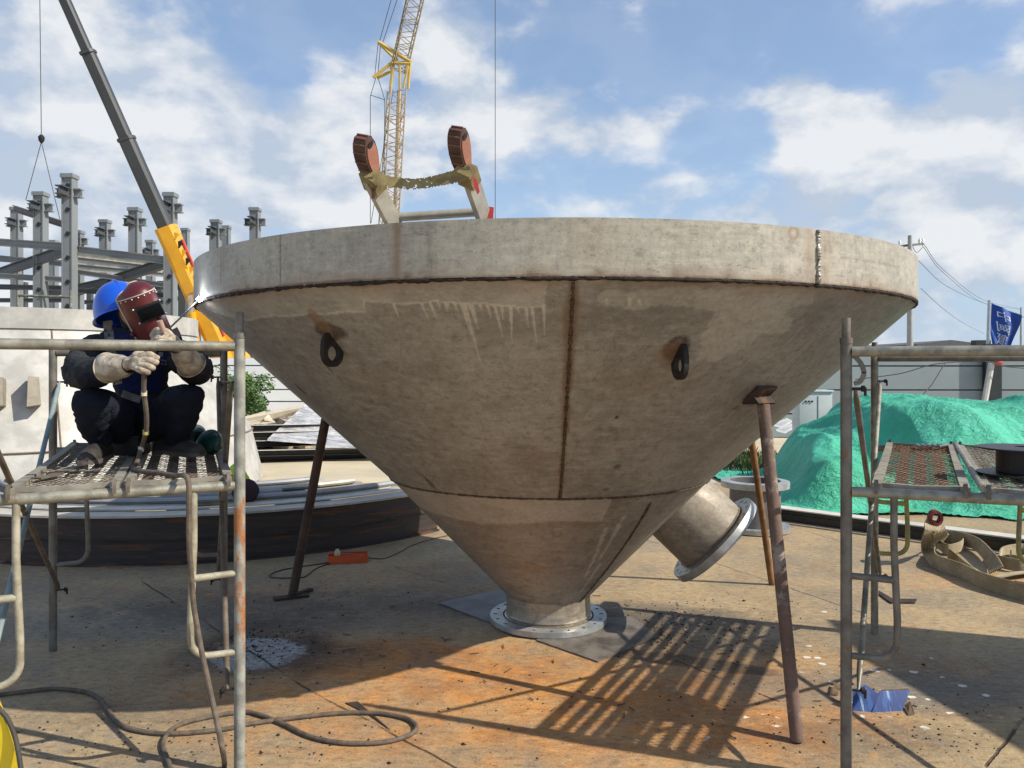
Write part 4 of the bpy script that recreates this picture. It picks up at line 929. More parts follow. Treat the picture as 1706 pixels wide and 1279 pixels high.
# upright ribbon loop standing on edge
strap('upper_loop', [P(1556, 868, 6.55), P(1548, 890, 6.5), g_(1547, 915), g_(1560, 935), g_(1600, 950), g_(1640, 968), g_(1700, 985), g_(1760, 1000)], [(1, .2, 0), (1, .3, .1), (.7, -.3, .5)] + [up] * 6, W_, .008, m_sling, sl)
strap('upper_loop', [P(1560, 868, 6.6), P(1566, 890, 6.55), g_(1572, 898, .08), g_(1590, 895, .09), g_(1625, 905, .08), g_(1650, 930, .07), g_(1660, 950, .05)], [(1, .3, 0), (1, .2, .2), (.5, -.3, .8), up, (0, -.5, 1), (0, -.7, .7), (.2, -.9, .3)], W_, .008, m_sling, sl)
strap('upper_loop', [g_(1562, 905), g_(1580, 915), g_(1603, 908), g_(1600, 898), g_(1575, 897), g_(1562, 905)], [up] * 6, .09, .008, m_sling, sl)
strap('flat_run', [g_(1580, 925, .03), g_(1610, 950, .035), g_(1650, 962, .03), g_(1690, 955, .04), g_(1740, 950, .03)], [(0, -.5, .9), (0, -.8, .6), (0, -1, .3), (0, -1, .2), (0, -1, .2)], W_, .008, m_sling, sl)
strap('coil', [g_(1664, 935), g_(1700, 942), g_(1735, 938), g_(1740, 922), g_(1705, 915), g_(1672, 920), g_(1664, 935)], [up] * 7, .10, .009, m_sling, sl)
strap('coil', [g_(1682, 932, .05), g_(1702, 934, .05), g_(1722, 928, .05), g_(1702, 921, .05), g_(1684, 925, .05)], [up] * 5, .09, .009, m_sling, sl)
strap('red_strap', [g_(1603, 897, .04), g_(1630, 905, .05), g_(1660, 908, .05), g_(1690, 903, .05), g_(1730, 898, .04)], [up, (0, -.4, .9), (0, -.6, .7), (0, -.5, .8), up], .05, .006, m_slingr, sl)
strap('red_cover', [g_(1690, 982), g_(1730, 990), g_(1760, 1000)], [up] * 3, W_ * 1.06, .014, m_slingr, sl)
b = MB(); rp = P(1558, 862, 6.55); pts = [rp + Vector((.045 * math.cos(a), 0, .052 * math.sin(a))) for a in [2 * PI * k / 20 for k in range(20)]]; b.sweep(pts, [(-.010, -.045), (.010, -.045), (.010, .045), (-.010, .045)], up=(.25, 1, 0), closed=True); b.build('red_eye', m_slingr, sl)

# ---- yellow object at the lower left corner
m_ypl = MAT('bright yellow painted steel', (.85, .62, .02), (.78, .55, .02), scale=4, rough=.4)
b = MB(); d0 = 2.35; q = bez([P(-60, 1105, d0), P(-10, 1160, d0), P(0, 1182, d0), P(12, 1212, d0), P(24, 1246, d0), P(36, 1290, d0), P(44, 1340, d0)], 5) + [P(-70, 1345, d0)]
b.prism(q, (-.03, .05, 0)); o = b.build('yellow_guard', m_ypl); tag(o, 'bright yellow curved guard edge cut off by the lower left corner', 'guard')
b = MB(); q = [P(-25, 1150, d0 - .02), P(0, 1182, d0), P(14, 1200, d0), P(27, 1235, d0 - .01), P(36, 1290, d0 - .03), P(40, 1340, d0 - .05)]; b.tube(bez(q, 6), .007, 10); o = b.build('thin_cable', m_cab); tag(o, 'black hose following the edge of the yellow guard', 'hose')

# ---- caster of the broad shade from the right: an added, unseen cabin outside the picture
sc = [G(1428, 1028), G(1725, 1075), G(1760, 1195), G(1500, 1108)]
hh = 2.5; off = Vector((-S.x, -S.y, 0)) * hh
cab = thing('shade_occluder', 'unseen grey cabin standing to the right of the right scaffold', 'occluder', sc[0] + off)
m_occl = MAT('grey cabin paint', (.32, .35, .37), (.26, .28, .30), scale=2, rough=.5)
p0 = sc[0] + off; p1 = sc[3] + off; dv = (p1 - p0).normalized(); nv = Vector((dv.y, -dv.x, 0)); nv = nv if nv.x > 0 else -nv
b = MB(); D_ = Vector((2.13, 4.42, 0)) + off; A_ = Vector((2.2, 5.12, 0)) + off; q = [A_, A_ + Vector((2.5, -1.80, 0)), A_ + Vector((2.8, -3.9, 0)), D_ + Vector((.26, -1.35, 0)), D_]  # footprint shaped to fit the shade it should throw on the deck
b.prism(q, (0, 0, hh)); b.build('occluder_wall', m_occl, cab, smooth=False)
b = MB(); cen = sum(q, Vector()) / 4; b.prism([cen + (p - cen) * 1.03 + Vector((0, 0, hh + .003)) for p in q], (0, 0, .06)); b.build('occluder_top', m_occl, cab, smooth=False)
# ================================================================== BEHIND THE HOPPER
# ---- dark ring beam lying on the deck
RBc = Vector((-3.44, 9.77, 0)); RBr = 3.22
m_ring = MAT('dark brown primer steel', (.055, .04, .034), (.03, .026, .025), scale=1.5, rough=.6, metal=.2, bump=.3, stretch=(1, 1, 14), rust=.55, rc=(.085, .038, .022), rscale=2)
m_ringtop = MAT('pale steel top', (.50, .46, .40), (.36, .33, .28), scale=4, rough=.7, metal=.1, bump=.3)
rb = thing('ring_beam', 'dark curved steel ring beam lying on the deck behind the left scaffold', 'ring beam', RBc + Vector((0, -RBr, 0)))
b = MB(); a0, a1 = R(-152), R(-33.5)
b.lathe([(RBr - .012, 0), (RBr + .03, 0), (RBr + .03, .016), (RBr, .018), (RBr, .195), (RBr + .012, .20), (RBr + .014, .212), (RBr, .218), (RBr, .398), (RBr - .012, .398)], 120, Matrix.Translation(RBc), close=True, a0=a0, a1=a1); b.build('web', m_ring, rb)
b = MB(); b.lathe([(RBr - .20, .400), (RBr + .03, .400), (RBr + .03, .418), (RBr - .20, .418)], 120, Matrix.Translation(RBc), close=True, a0=a0, a1=a1); b.build('top_flange', m_ringtop, rb)  # flange coloured much paler than the web
m_strip = [MAT('pale flat bar %d' % k, c, tuple(x * .78 for x in c), scale=5, rough=.55, metal=.2, bump=.2) for k, c in enumerate([(.52, .50, .45), (.34, .35, .36), (.60, .58, .52), (.28, .29, .30)])]
ra = RBr - .27; rs = random.Random(4)
for k in range(9):
    w = (.16, .07, .22, .06, .08, .18, .07, .09, .15)[k]; z = .425 + (.02 if k % 3 == 1 else 0); e = R((-36, -34.5, -38, -60, -40, -37, -70, -45, -39)[k]); s0 = R(-150 + (5 * k) % 9)
    b = MB()
    if w < .1: b.tube([RBc + Vector((ra * math.cos(s0 + (e - s0) * i / 70), ra * math.sin(s0 + (e - s0) * i / 70), z + .02)) for i in range(71)], .028, 8)
    else: b.lathe([(ra - w / 2, z), (ra + w / 2, z), (ra + w / 2, z + .012), (ra - w / 2, z + .012)], 90, Matrix.Translation(RBc), close=True, a0=s0, a1=e)
    o = b.build('curved_pipe' if w < .1 else 'curved_flat_bar', m_strip[k % 4]); 
    tag(o, ('curved grey pipe lying on the pile inside the dark ring beam' if w < .1 else 'curved pale flat bar lying on the pile inside the dark ring beam'), 'pipe' if w < .1 else 'flat bar', 'curved bars piled behind the ring beam'); ra -= w / 2 + (.09, .05, .16, .06, .06, .12, .07, .08, .1)[k]
# bearers under that pile
for k, a in enumerate((-130, -105, -80, -55)):
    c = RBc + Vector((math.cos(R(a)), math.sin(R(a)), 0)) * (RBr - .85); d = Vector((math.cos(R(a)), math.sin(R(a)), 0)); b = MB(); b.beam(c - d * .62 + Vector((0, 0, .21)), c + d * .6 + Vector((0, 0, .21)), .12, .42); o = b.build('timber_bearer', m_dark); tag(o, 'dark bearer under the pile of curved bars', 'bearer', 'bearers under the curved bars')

# ---- hi-vis bundle glimpsed between the scaffold legs
hb = G(420, 870) + Vector((0, 1.3, 0)); hb = Vector((-2.47, 7.15, .43)); t = thing('safety_vest_bundle', 'lime yellow safety vest over a dark bundle behind the rust streaked scaffold leg', 'bundle', hb)
m_lime = MAT('lime hi-vis cloth', (.55, .72, .04), (.42, .58, .03), scale=14, rough=.8, bump=.4); m_bund = MAT('black bundle cloth', (.015, .012, .02), (.05, .012, .025), scale=3, rough=.85)
b = MB(); b.ball(hb + Vector((.06, 0, .09)), .10, (1.2, .8, 1.1), 20); b.jitter(.03, 7); b.build('dark_bundle', m_bund, t)
b = MB(); b.ball(hb + Vector((-.04, .02, .20)), .085, (1.6, .7, 1.2), 24); b.jitter(.05, 9, 3); b.build('vest', m_lime, t)

# ---- stacked dark sections
m_blk = MAT('black painted section', (.028, .026, .026), (.018, .016, .016), rough=.5, scale=3)
m_pale = MAT('pale sheet edge', (.66, .62, .55), (.5, .47, .4), scale=3, rough=.6)
A0, A1 = Vector((-10.5, 11.9, 0)), Vector((-2.35, 14.2, 0))
for k in range(5):
    b = MB(); z = .09 + .115 * k; off = Vector((0, .22 * k - .1, 0)); wob_ = Vector((0, (.5, -.1, .35, .1, 0)[k], 0))
    b.ibeam(A0 + off + Vector((0, 0, z)), A1 + off + wob_ + Vector((0, 0, z - .05 * (k < 3))), .20, .105, .012); o = b.build('steel_section', [m_blk, m_blk]); tag(o, 'long black steel section in the low stack behind the ring beam', 'steel section', 'black sections stacked behind the ring beam')
    b = MB(); b.beam(A0 + off + Vector((0, -.10, z + .056)), A1 + off + wob_ + Vector((0, -.10, z + .056 - .05 * (k < 3))), .05, .008); o = b.build('flat_strip', m_pale); tag(o, 'long pale flat strip lying on a black section of the low stack', 'flat strip', 'pale strips on the black sections')

# ---- upturned cone shell (pale)
uc = Vector((-6.75, 11.1, 0)); m_up = MAT('pale stainless', (.47, .455, .42), (.34, .325, .295), scale=3.5, rough=.5, metal=.05, bump=.3, rust=.10, rc=(.4, .22, .12), rscale=3)
up_ = thing('upturned_cone', 'huge pale cone shell standing upside down behind the welder', 'cone shell', uc)
b = MB(); b.lathe([(3.05, .0), (3.12, .03), (2.95, .72), (2.16, 2.10), (2.14, 2.10), (2.92, .70), (3.0, .0)], 120, Matrix.Translation(uc), close=True); b.build('cone_wall', m_up, up_)
b = MB(); b.lathe([(2.17, 2.10), (2.19, 2.10), (2.19, 2.345), (2.17, 2.345)], 120, Matrix.Translation(uc), close=True); b.build('rim_band', m_up, up_)
def upc(a, z): r = 2.16 + (2.10 - z) * (.79 / 1.38); return uc + Vector((r * math.cos(a), r * math.sin(a), z))
m_seam = MAT('brown seam', (.22, .14, .08), (.12, .08, .05), rough=.8)
for a in (R(-53), R(-76), R(-34)):
    b = MB(); b.tube([upc(a, z) for z in (2.1, 1.6, 1.1, .74)], .010, 6); b.build('weld_seam', m_seam, up_)
b = MB(); b.lathe([(2.955, .71), (2.975, .72), (2.955, .73)], 90, Matrix.Translation(uc), close=True); b.build('weld_seam', m_seam, up_)
for k, px in enumerate((12, 62)):
    a = R((-65, -58)[k]); p = upc(a, 1.36); rad = Vector((math.cos(a), math.sin(a), 0)); b = MB(); side = Vector((-math.sin(a), math.cos(a), 0))
    b.prism([p + side * s_ * .09 + Vector((0, 0, z)) - rad * (z * .35) for s_, z in ((-.75, -.17), (.75, -.15), (.55, .15), (-.6, .16))], rad * .26 + Vector((0, 0, .03))); b.build('gusset_box', MAT('gusset grey %d' % k, (.30, .26, .20), (.2, .17, .13)), up_)
    b = MB()
# railing stub on its rim
b = MB(); 
for x in (30, 118): b.tube([P(x, 512, 9.6), P(x, 484, 9.6)], .016, 8)
b.tube([P(30, 492, 9.6), P(118, 495, 9.6)], .016, 8); o = b.build('railing', m_galv); tag(o, 'low tube railing above the rim of the upturned cone', 'railing')

# ---- scrap heap, silver sheets, shrub, left fence
m_silver = NT('crumpled silver sheet'); sv = m_silver
colv = sv.mix(sv.ramp(sv.noise(3, 8, .7, sv.map((1, 5, 1), (0, 0, 0), (0, .4, .5))), .35, .65), (.60, .60, .60), (.27, .27, .28)); m_silver = sv.done(colv, .5, .15, sv.bump(sv.noise(5, 6, .6), .8, .05))
m_creamp = MAT('cream steel plate', (.58, .51, .40), (.45, .38, .28), scale=2, rough=.6, bump=.2, rust=.08)
rs = random.Random(21)
def slab(name, label, cat, px, d, th, mat, group=None):
    b = MB(); b.prism([P(x, y, d + dd) for x, y, dd in px], (0, .02, th)); o = b.build(name, mat, smooth=False); return tag(o, label, cat, group)
slab('silver_sheet', 'crumpled silver sheet leaning on the scrap behind the brown prop', 'metal sheet', [(445, 734, -.6), (512, 672, .6), (560, 668, .9), (600, 745, -.5)], 14.6, .03, m_silver)
slab('silver_sheet', 'smaller silver sheet lying flat right of the leaning one', 'metal sheet', [(540, 745, -.5), (560, 705, .8), (640, 715, .9), (650, 748, -.4)], 14.3, .03, m_silver)
pl = [[(395, 700, 0), (520, 676, .5), (535, 668, .6), (525, 684, .6), (440, 702, .2), (398, 715, 0)], [(398, 722, -.2), (505, 716, .2), (505, 722, .2), (398, 730, -.2)], [(390, 735, -.3), (560, 733, .2), (560, 742, .2), (390, 745, -.3)], [(440, 700, 0), (455, 688, .4), (462, 704, .4)], [(392, 712, 0), (420, 706, .3), (470, 708, .3), (470, 716, .2), (392, 724, -.2)]]
for k, q in enumerate(pl): slab('cream_plate', ['curled cream steel plate on top of the scrap by the shrub', 'long narrow cream plate in the middle of the scrap', 'lowest flat cream plate at the front of the scrap', 'small triangular plate end sticking up from the scrap', 'broad cream plate under the curled one'][k], 'steel plate', q, 15 + .3 * (k % 3), .05, m_creamp, 'cream plates in the scrap')
b = MB()
for k in range(26):
    p = P(rs.uniform(360, 520), rs.uniform(705, 742), rs.uniform(15.2, 16.5)); b.box(p, (rs.uniform(.2, 1.2), rs.uniform(.2, .8), rs.uniform(.03, .2)), Matrix.Rotation(rs.uniform(-.4, .4), 3, 'Y') @ Matrix.Rotation(rs.uniform(-1, 1), 3, 'Z'))
o = b.build('scrap_heap', MAT('mixed scrap', (.42, .36, .28), (.14, .11, .085), scale=1.2, rough=.8), smooth=False); tag(o, 'heap of mixed steel scrap under the cream plates', 'scrap heap', kind='stuff')
# leaf clumps
def leafmat(name, c1, c2):
    t = NT(name); col = t.mix(t.ramp(t.noise(2.2, 4, .6), .35, .65), c1, c2); col = t.mix(t.ramp(t.noise(14, 3, .6), .5, .7, 0, .6), col, tuple(x * 1.7 for x in c2)); m = t.done(col, .6); return m
m_leaf = leafmat('shrub leaf', (.035, .085, .015), (.085, .17, .03))
def shrub(name, label, base, w, h, dpt, n, leaf, mat, seed, cat='shrub'):
    rs = random.Random(seed); t = thing(name, label, cat, base); base = Vector(base); b = MB()
    lobes = [(Vector((rs.uniform(-.36, .36) * w, rs.uniform(-.35, .35) * dpt, rs.uniform(.3, .82) * h)), rs.uniform(.13, .24) * w) for _ in range(16)]
    for _ in range(n):
        c, r = rs.choice(lobes); v = Vector((rs.gauss(0, 1), rs.gauss(0, 1), rs.gauss(0, 1))).normalized() * r * rs.uniform(.55, 1.05); p = base + c + v
        if p.z < .02: continue
        s_ = leaf * rs.uniform(.5, 1.3); nrm = (v.normalized() + Vector((rs.gauss(0, .6), rs.gauss(0, .6), rs.gauss(0, .6)))).normalized(); x = nrm.cross(Vector((rs.random(), rs.random(), 1))).normalized(); y = nrm.cross(x)
        b.poly([p - x * s_, p - y * s_ * .45, p + x * s_, p + y * s_ * .45])
    b.build('foliage', mat, t, smooth=False)
    b = MB()
    for k in range(5):
        c, r = lobes[k]; b.tube([base + Vector((c.x * .2, 0, 0)), base + c * .55, base + c], .02, 6, radii=[.03, .02, .008])
    b.build('stems', m_brown, t)
shrub('shrub', 'bright green leafy shrub before the white fence, left of the hopper', (-6.55, 19.0, 0), 1.75, 1.62, 1.2, 5200, .045, m_leaf, 5)
# fences
def panel_fence(name, label, x0, x1, y0, y1, h, step, mat, seam, posts):
    t = thing(name, label, 'fence', (x0, y0, 0)); a = Vector((x0, y0, 0)); c = Vector((x1, y1, 0)); k = 0; z = 0
    b = MB(); 
    while z < h - .05:
        zt = min(z + step, h); b.beam(a + Vector((0, 0, (z + zt) / 2)), c + Vector((0, 0, (z + zt) / 2)), .05, zt - z - .035); z = zt
    b.build('panels', mat, t, smooth=False)
    b = MB(); b.beam(a + Vector((0, .03, h / 2)), c + Vector((0, .03, h / 2)), .03, h - .02); b.build('backing_sheet', seam, t, smooth=False)
    for (px, w, m) in posts:
        f = px; p = a.lerp(c, f); b = MB(); b.box(p + Vector((0, -.12, h / 2 - .02)), (w, .14, h + .1)); b.build('post', m, t)
m_fw = MAT('white fence panel', (.80, .81, .80), (.74, .75, .74), scale=.8, rough=.5, bump=.1); m_fs = MAT('dark seam', (.10, .12, .13), rough=.8)
m_fg = MAT('grey green fence panel', (.27, .32, .33), (.23, .275, .285), scale=.5, rough=.5, bump=.1); m_post = MAT('near black post', (.02, .028, .032), (.015, .02, .022), rough=.5)
panel_fence('panel_fence', 'white boarded fence behind the shrub and scrap on the left', -16, -3.5, 22.5, 22.5, 1.93, .34, m_fw, m_fs, [(.55, .1, m_fw)])
panel_fence('panel_fence', 'grey green boarded site fence behind the green tarpaulin on the right', 5.2, 26, 18.6, 18.2, 2.16, .56, m_fg, m_fs, [(.285, .37, m_post), (.04, .1, m_fg), (.64, .37, m_post)])
b = MB(); q = P(1652, 604, 18.1); b.tube([q, P(1640, 670, 18.0), P(1625, 745, 17.8)], .07, 8); o = b.build('raking_brace', m_strip[2]); tag(o, 'pale raking pipe brace in front of the black fence post', 'brace')
eb = P(380, 665, 19.8); t = thing('switch_box', 'plain grey box before the white fence behind the scaffold leg', 'switch box', (eb.x, eb.y, 0)); b = MB(); b.box((eb.x, eb.y, 1.13), (1.15, .3, .62), None, .01); b.build('box_body', MAT('mid grey box', (.27, .28, .29), (.24, .25, .26), scale=1, rough=.5), t)
b = MB()
for sx_ in (-.45, .45): b.box((eb.x + sx_, eb.y, .41), (.06, .06, .82))
b.build('box_stand', m_galvd, t)
b = MB(); b.tube(bez([P(1425, 632, 18.0), P(1500, 622, 17.9), P(1560, 606, 17.9), P(1640, 602, 17.9), P(1680, 611, 17.9), P(1760, 616, 17.9)], 6), .012, 6); o = b.build('fence_cable', m_cab); tag(o, 'thin dark cable sagging along the grey green fence', 'cable')
b = MB(); b.tube([P(1575, 604, 17.8), P(1553, 640, 17.5), P(1530, 666, 17.2)], .012, 6); o = b.build('fence_cable', m_cab); tag(o, 'thin dark cable slanting down behind the tarpaulin', 'cable')
b = MB(); b.ball(P(1664, 604, 18.0), .10, (1, .5, .7), 14); o = b.build('red_lamp_cover', m_red); tag(o, 'small red round thing on the grey green fence right of the black post', 'lamp cover')

# ---- electric cabinet, weeds
cbp = Vector((4.62, 12.2, 0)); t = thing('electric_cabinet', 'white electric cabinet left of the green tarpaulin', 'cabinet', cbp); m_wcab = MAT('off white cabinet', (.58, .59, .58), (.50, .51, .50), scale=2, rough=.5)
b = MB(); b.box(cbp + Vector((0, 0, .66)), (.50, .32, 1.22), None, .008); b.build('cabinet_body', m_wcab, t)
b = MB(); b.box(cbp + Vector((0, 0, 1.285)), (.54, .36, .03), None, .006); b.build('cabinet_roof', m_wcab, t)
for dx in (-.11, -.06, -.01):
    b = MB(); b.tube([cbp + Vector((dx - .05, -.158, 1.13)), cbp + Vector((dx - .05, -.175, 1.13))], .014, 10); b.build('indicator', m_black, t)
b = MB(); b.box(cbp + Vector((.03, -.163, .66)), (.006, .006, 1.1)); b.build('door_gap', m_fs, t)
b = MB(); rs = random.Random(8)
for k in range(2600):
    x = 3.95 + rs.gauss(0, .45); y = 13.6 + rs.gauss(0, .7); h = rs.uniform(.05, .22); a = rs.uniform(0, 6.28); l = Vector((math.cos(a), math.sin(a), 0)) * h * rs.uniform(.1, .6); w = Vector((-math.sin(a), math.cos(a), 0)) * .008
    p = Vector((x, y, 0)); b.poly([p - w, p + w, p + l * .4 + Vector((0, 0, h * .6)) + w * .6, p + l + Vector((0, 0, h * .9))])
o = b.build('weeds', leafmat('weed green', (.03, .055, .012), (.06, .10, .02)), smooth=False); tag(o, 'dark green weeds left of the white cabinet', 'weeds', kind='stuff')
for k, (px, py, d, L) in enumerate(((1300, 703, 13.6, .7), (1306, 712, 13.3, .5))):
    b = MB(); b.prism([P(px - 12, py + 6, d), P(px + 12, py - 4, d + .3), P(px + 20, py, d + .3), P(px + 2, py + 10, d)], (0, .03, .03)); o = b.build('sheet_scrap', m_strip[1], smooth=False); tag(o, 'pale crumpled sheet scrap lying in the weeds, %s' % ('upper one' if k == 0 else 'lower one'), 'scrap')

# ---- green tarpaulin heap
tp = NT('green woven tarpaulin'); nn_ = tp.noise(1.5, 5, .6); colt = tp.mix(tp.ramp(nn_, .35, .65), (.05, .39, .24), (.075, .48, .32)); colt = tp.mix(tp.ramp(tp.noise(24, 5, .7), .55, .75, 0, .35), colt, (.13, .47, .34))
bl = tp.ramp(tp.noise(1.7, 6, .7, tp.map((1, 1, 1), (4, 4, 4))), .66, .72, 0, .6); colt = tp.mix(bl, colt, (.34, .38, .10))
wp_ = tp.map((1, 1, 1)); f1_ = tp.math('ABSOLUTE', tp.math('SUBTRACT', tp.noise(3.2, 5, .6, tp.map((1, 3.2, 1.4), (0, 0, 0), (.3, .2, .6)), .3), .5)); f2_ = tp.math('ABSOLUTE', tp.math('SUBTRACT', tp.noise(6.5, 5, .6, tp.map((1, 2.6, 1.2), (4, 0, 0), (-.4, .3, -.5)), .2), .5)); f3_ = tp.math('ABSOLUTE', tp.math('SUBTRACT', tp.noise(15, 4, .6, tp.map((1, 2, 1.2), (4, 2, 0), (.4, .1, .2)), .2), .5))
h_ = tp.math('ADD', tp.math('ADD', f1_, tp.math('MULTIPLY', f2_, .7)), tp.math('MULTIPLY', f3_, .12)); m_tarp = tp.done(colt, .55, 0, tp.bump(h_, .75, .12), .35)
nx, ny = 260, 170; x0, x1, y0, y1 = 2.95, 8.6, 8.15, 12.6; b = MB(); VV = []
def sst(x, a, c): t = max(0, min(1, (x - a) / (c - a))); return t * t * (3 - 2 * t)
def ridg(p, s, o=4):
    v = 0; a = 1
    for k in range(o): v += a * (1 - abs(mnoise.noise(p * s))) ** 3; s *= 2.1; a *= .5
    return v
for j in range(ny + 1):
    row = []
    for i in range(nx + 1):
        u, v = i / nx, j / ny; x = x0 + (x1 - x0) * u; y = y0 + (y1 - y0) * v
        wv = .35 * mnoise.noise(Vector((x * .8, y * .8, 2.0))) 
        yb = 9.10 - (x - 3.0) * .13 + .10 * math.sin(x * 3.1); xb = 3.05 + .2 * (y - 9.3) * (y > 9.3)
        lower = sst(y + wv * .3, yb, yb + .42) * sst(x, xb, xb + .7) * (.42 + .15 * mnoise.noise(Vector((x * 1.2, 5, 1))))
        upper = sst(y + wv * .8 - .18 * math.sin(x * 1.9 + .8), yb + .28, yb + 1.25) * sst(x + .10 * (y - 9.6), xb + .25, xb + 1.75) * .72
        back = 1 - sst(y, 11.6, 12.5)
        h = (lower + upper) * back
        p0_ = Vector((x, y, h)); 
        if h > .03:
            h += .11 * (ridg(Vector((x * .8 + y * .5, y * .35 - x * .2, 1)), 1.1, 3) - 1.0) + .022 * ridg(p0_ * 1.0 + Vector((7, 3, 1)), 2.2, 3) + .06 * mnoise.noise(p0_ * 1.1)
        else: h += .012 + .02 * ridg(p0_ + Vector((3, 3, 3)), 5, 2)
        dv = mnoise.noise_vector(p0_ * 1.6) * .05
        row.append(b.b.verts.new((x + dv.x, y + dv.y, max(.008, h - .0))))
    VV.append(row)
for j in range(ny):
    for i in range(nx):
        x = x0 + (x1 - x0) * i / nx; y = y0 + (y1 - y0) * j / ny; yb = 9.02 - (x - 3.0) * .13 + .10 * math.sin(x * 3.1) + .14 * mnoise.noise(Vector((x * 4, 1, 1)))
        if y < yb - .12 or (x < 3.0 + .1 * mnoise.noise(Vector((y * 3, 4, 4)))): continue
        b.face([VV[j][i], VV[j][i + 1], VV[j + 1][i + 1], VV[j + 1][i]])
bmesh.ops.delete(b.b, geom=[v for v in b.b.verts if not v.link_faces], context='VERTS')
o = b.build('tarpaulin_heap', m_tarp, ang=180); tag(o, 'bright green wrinkled tarpaulin thrown over a heap behind the right scaffold', 'tarpaulin')
# ---- long black beam with pale top on the deck edge
m_bt = MAT('black beam paint', (.022, .021, .022), (.014, .014, .014), scale=6, rough=.35, metal=.1)
p0, p1 = G(1180, 852), G(1725, 927.5); t = thing('long_beam', 'long black steel beam with a pale dusty top at the foot of the tarpaulin', 'beam', (p0 + p1) / 2)
b = MB(); p1 = p1 + (p1 - p0) * .35; b.beam(p0 + Vector((0, .08, .045)), p1 + Vector((0, .08, .045)), .14, .09); b.beam(p0 + Vector((0, .08, .115)), p1 + Vector((0, .08, .115)), .15, .03); b.build('web', m_bt, t)
b = MB(); b.beam(p0 + Vector((0, .09, .1405)), p1 + Vector((0, .09, .1405)), .17, .012); b.build('dusty_top', m_pale, t)
b = MB(); b.beam(p0 + Vector((0, -.06, .008)), p1 + Vector((0, -.08, .008)), .12, .012); b.build('timber_edge', MAT('pale timber edge', (.40, .34, .26), (.30, .25, .19), scale=4, rough=.8), t)
# ---- flanged spool behind the nozzle
sc_ = Vector((2.46, 8.02, 0)); t = thing('flanged_spool', 'short grey flanged pipe spool standing on the deck behind the side nozzle', 'pipe spool', sc_)
flange_part('lower_flange', .345, .255, .045, 16, .31, .013, Matrix.Translation(sc_ + Vector((0, 0, .01))), t, m_flange)
b = MB(); b.lathe([(.25, .012), (.25, .50), (.24, .50), (.24, .012)], 64, Matrix.Translation(sc_), close=True); b.build('pipe', m_plate, t)
b = MB(); b.lathe([(.25, .43), (.335, .44), (.335, .50), (.25, .505)], 64, Matrix.Translation(sc_), close=True); b.build('upper_ring', m_flange, t)

# ---- flag on its pole
fd = 21.0; m_pole = MAT('pale pole', (.50, .54, .55), (.42, .46, .47), scale=3, rough=.4, metal=.3)
fb = P(1646, 575, fd); t = thing('flag', 'blue banner flag with white characters on a pale pole behind the fence', 'flag', (fb.x, fd, 0))
b = MB(); b.tube([Vector((fb.x, fd, 0)), P(1646, 575, fd), P(1648.5, 500, fd)], .045, 10); b.build('pole', m_pole, t)
m_flag = MAT('royal blue cloth', (.025, .085, .36), (.02, .07, .30), scale=2, rough=.75, bump=.2, bscale=30)
def flagpt(u, v):   # u across 0..1, v down 0..1 
    tl = Vector((1650, 500)); tr = Vector((1697, 526)); bl = Vector((1650, 600)); br = Vector((1683, 600)); x = (tl.lerp(tr, u)).lerp(bl.lerp(br, u), v)
    x.x += (3.0 * math.sin(v * 4.2) * u); q = P(x.x, x.y, fd); q.y += .10 * math.sin(u * 5 + v * 5) + .05 * math.sin(u * 11 - v * 3); return q
b = MB(); n1, n2 = 26, 40; g = [[b.b.verts.new(flagpt(i / n1, j / n2)) for i in range(n1 + 1)] for j in range(n2 + 1)]
g2 = [[b.b.verts.new(flagpt(i / n1, j / n2) + Vector((0, .012, 0))) for i in range(n1 + 1)] for j in range(n2 + 1)]
for j in range(n2):
    for i in range(n1): b.face([g[j][i], g[j][i + 1], g[j + 1][i + 1], g[j + 1][i]]); b.face([g2[j][i], g2[j + 1][i], g2[j + 1][i + 1], g2[j][i + 1]])
for j in range(n2):
    for i_ in (0, n1): b.face([g[j][i_], g[j + 1][i_], g2[j + 1][i_], g2[j][i_]])
for i in range(n1):
    for j_ in (0, n2): b.face([g[j_][i], g[j_][i + 1], g2[j_][i + 1], g2[j_][i]])
fl = b.build('banner', m_flag, t)
m_wh = MAT('white print', (.78, .80, .82), (.74, .76, .78), rough=.7)
def text_mesh(s, size=1.0, ext=0.0):
    cu = bpy.data.curves.new('t', 'FONT'); cu.body = s; cu.size = size; cu.align_x = 'CENTER'; cu.align_y = 'CENTER'; cu.resolution_u = 3; cu.extrude = ext
    ob = bpy.data.objects.new('t', cu); COL.objects.link(ob); bpy.context.view_layer.update(); dg = bpy.context.evaluated_depsgraph_get()
    me = bpy.data.meshes.new_from_object(ob.evaluated_get(dg)); bpy.data.objects.remove(ob); bpy.data.curves.remove(cu); return me
for k, (ch, uc_, vc_) in enumerate((('中', .47, .20), ('國', .44, .415), ('建', .42, .63))):
    me = text_mesh(ch, 1.0); bm = bmesh.new(); bm.from_mesh(me); bpy.data.meshes.remove(me)
    bmesh.ops.triangulate(bm, faces=bm.faces[:]); 
    for v in bm.verts: 
        x, y = v.co.x, v.co.y; p = flagpt(uc_ + x * .42, vc_ - y * .205 + x * .05); v.co = p + Vector((0, -.012, 0))
    b = MB(); b.b.free(); b.b = bm; b.build('printed_character', m_wh, fl, smooth=False)

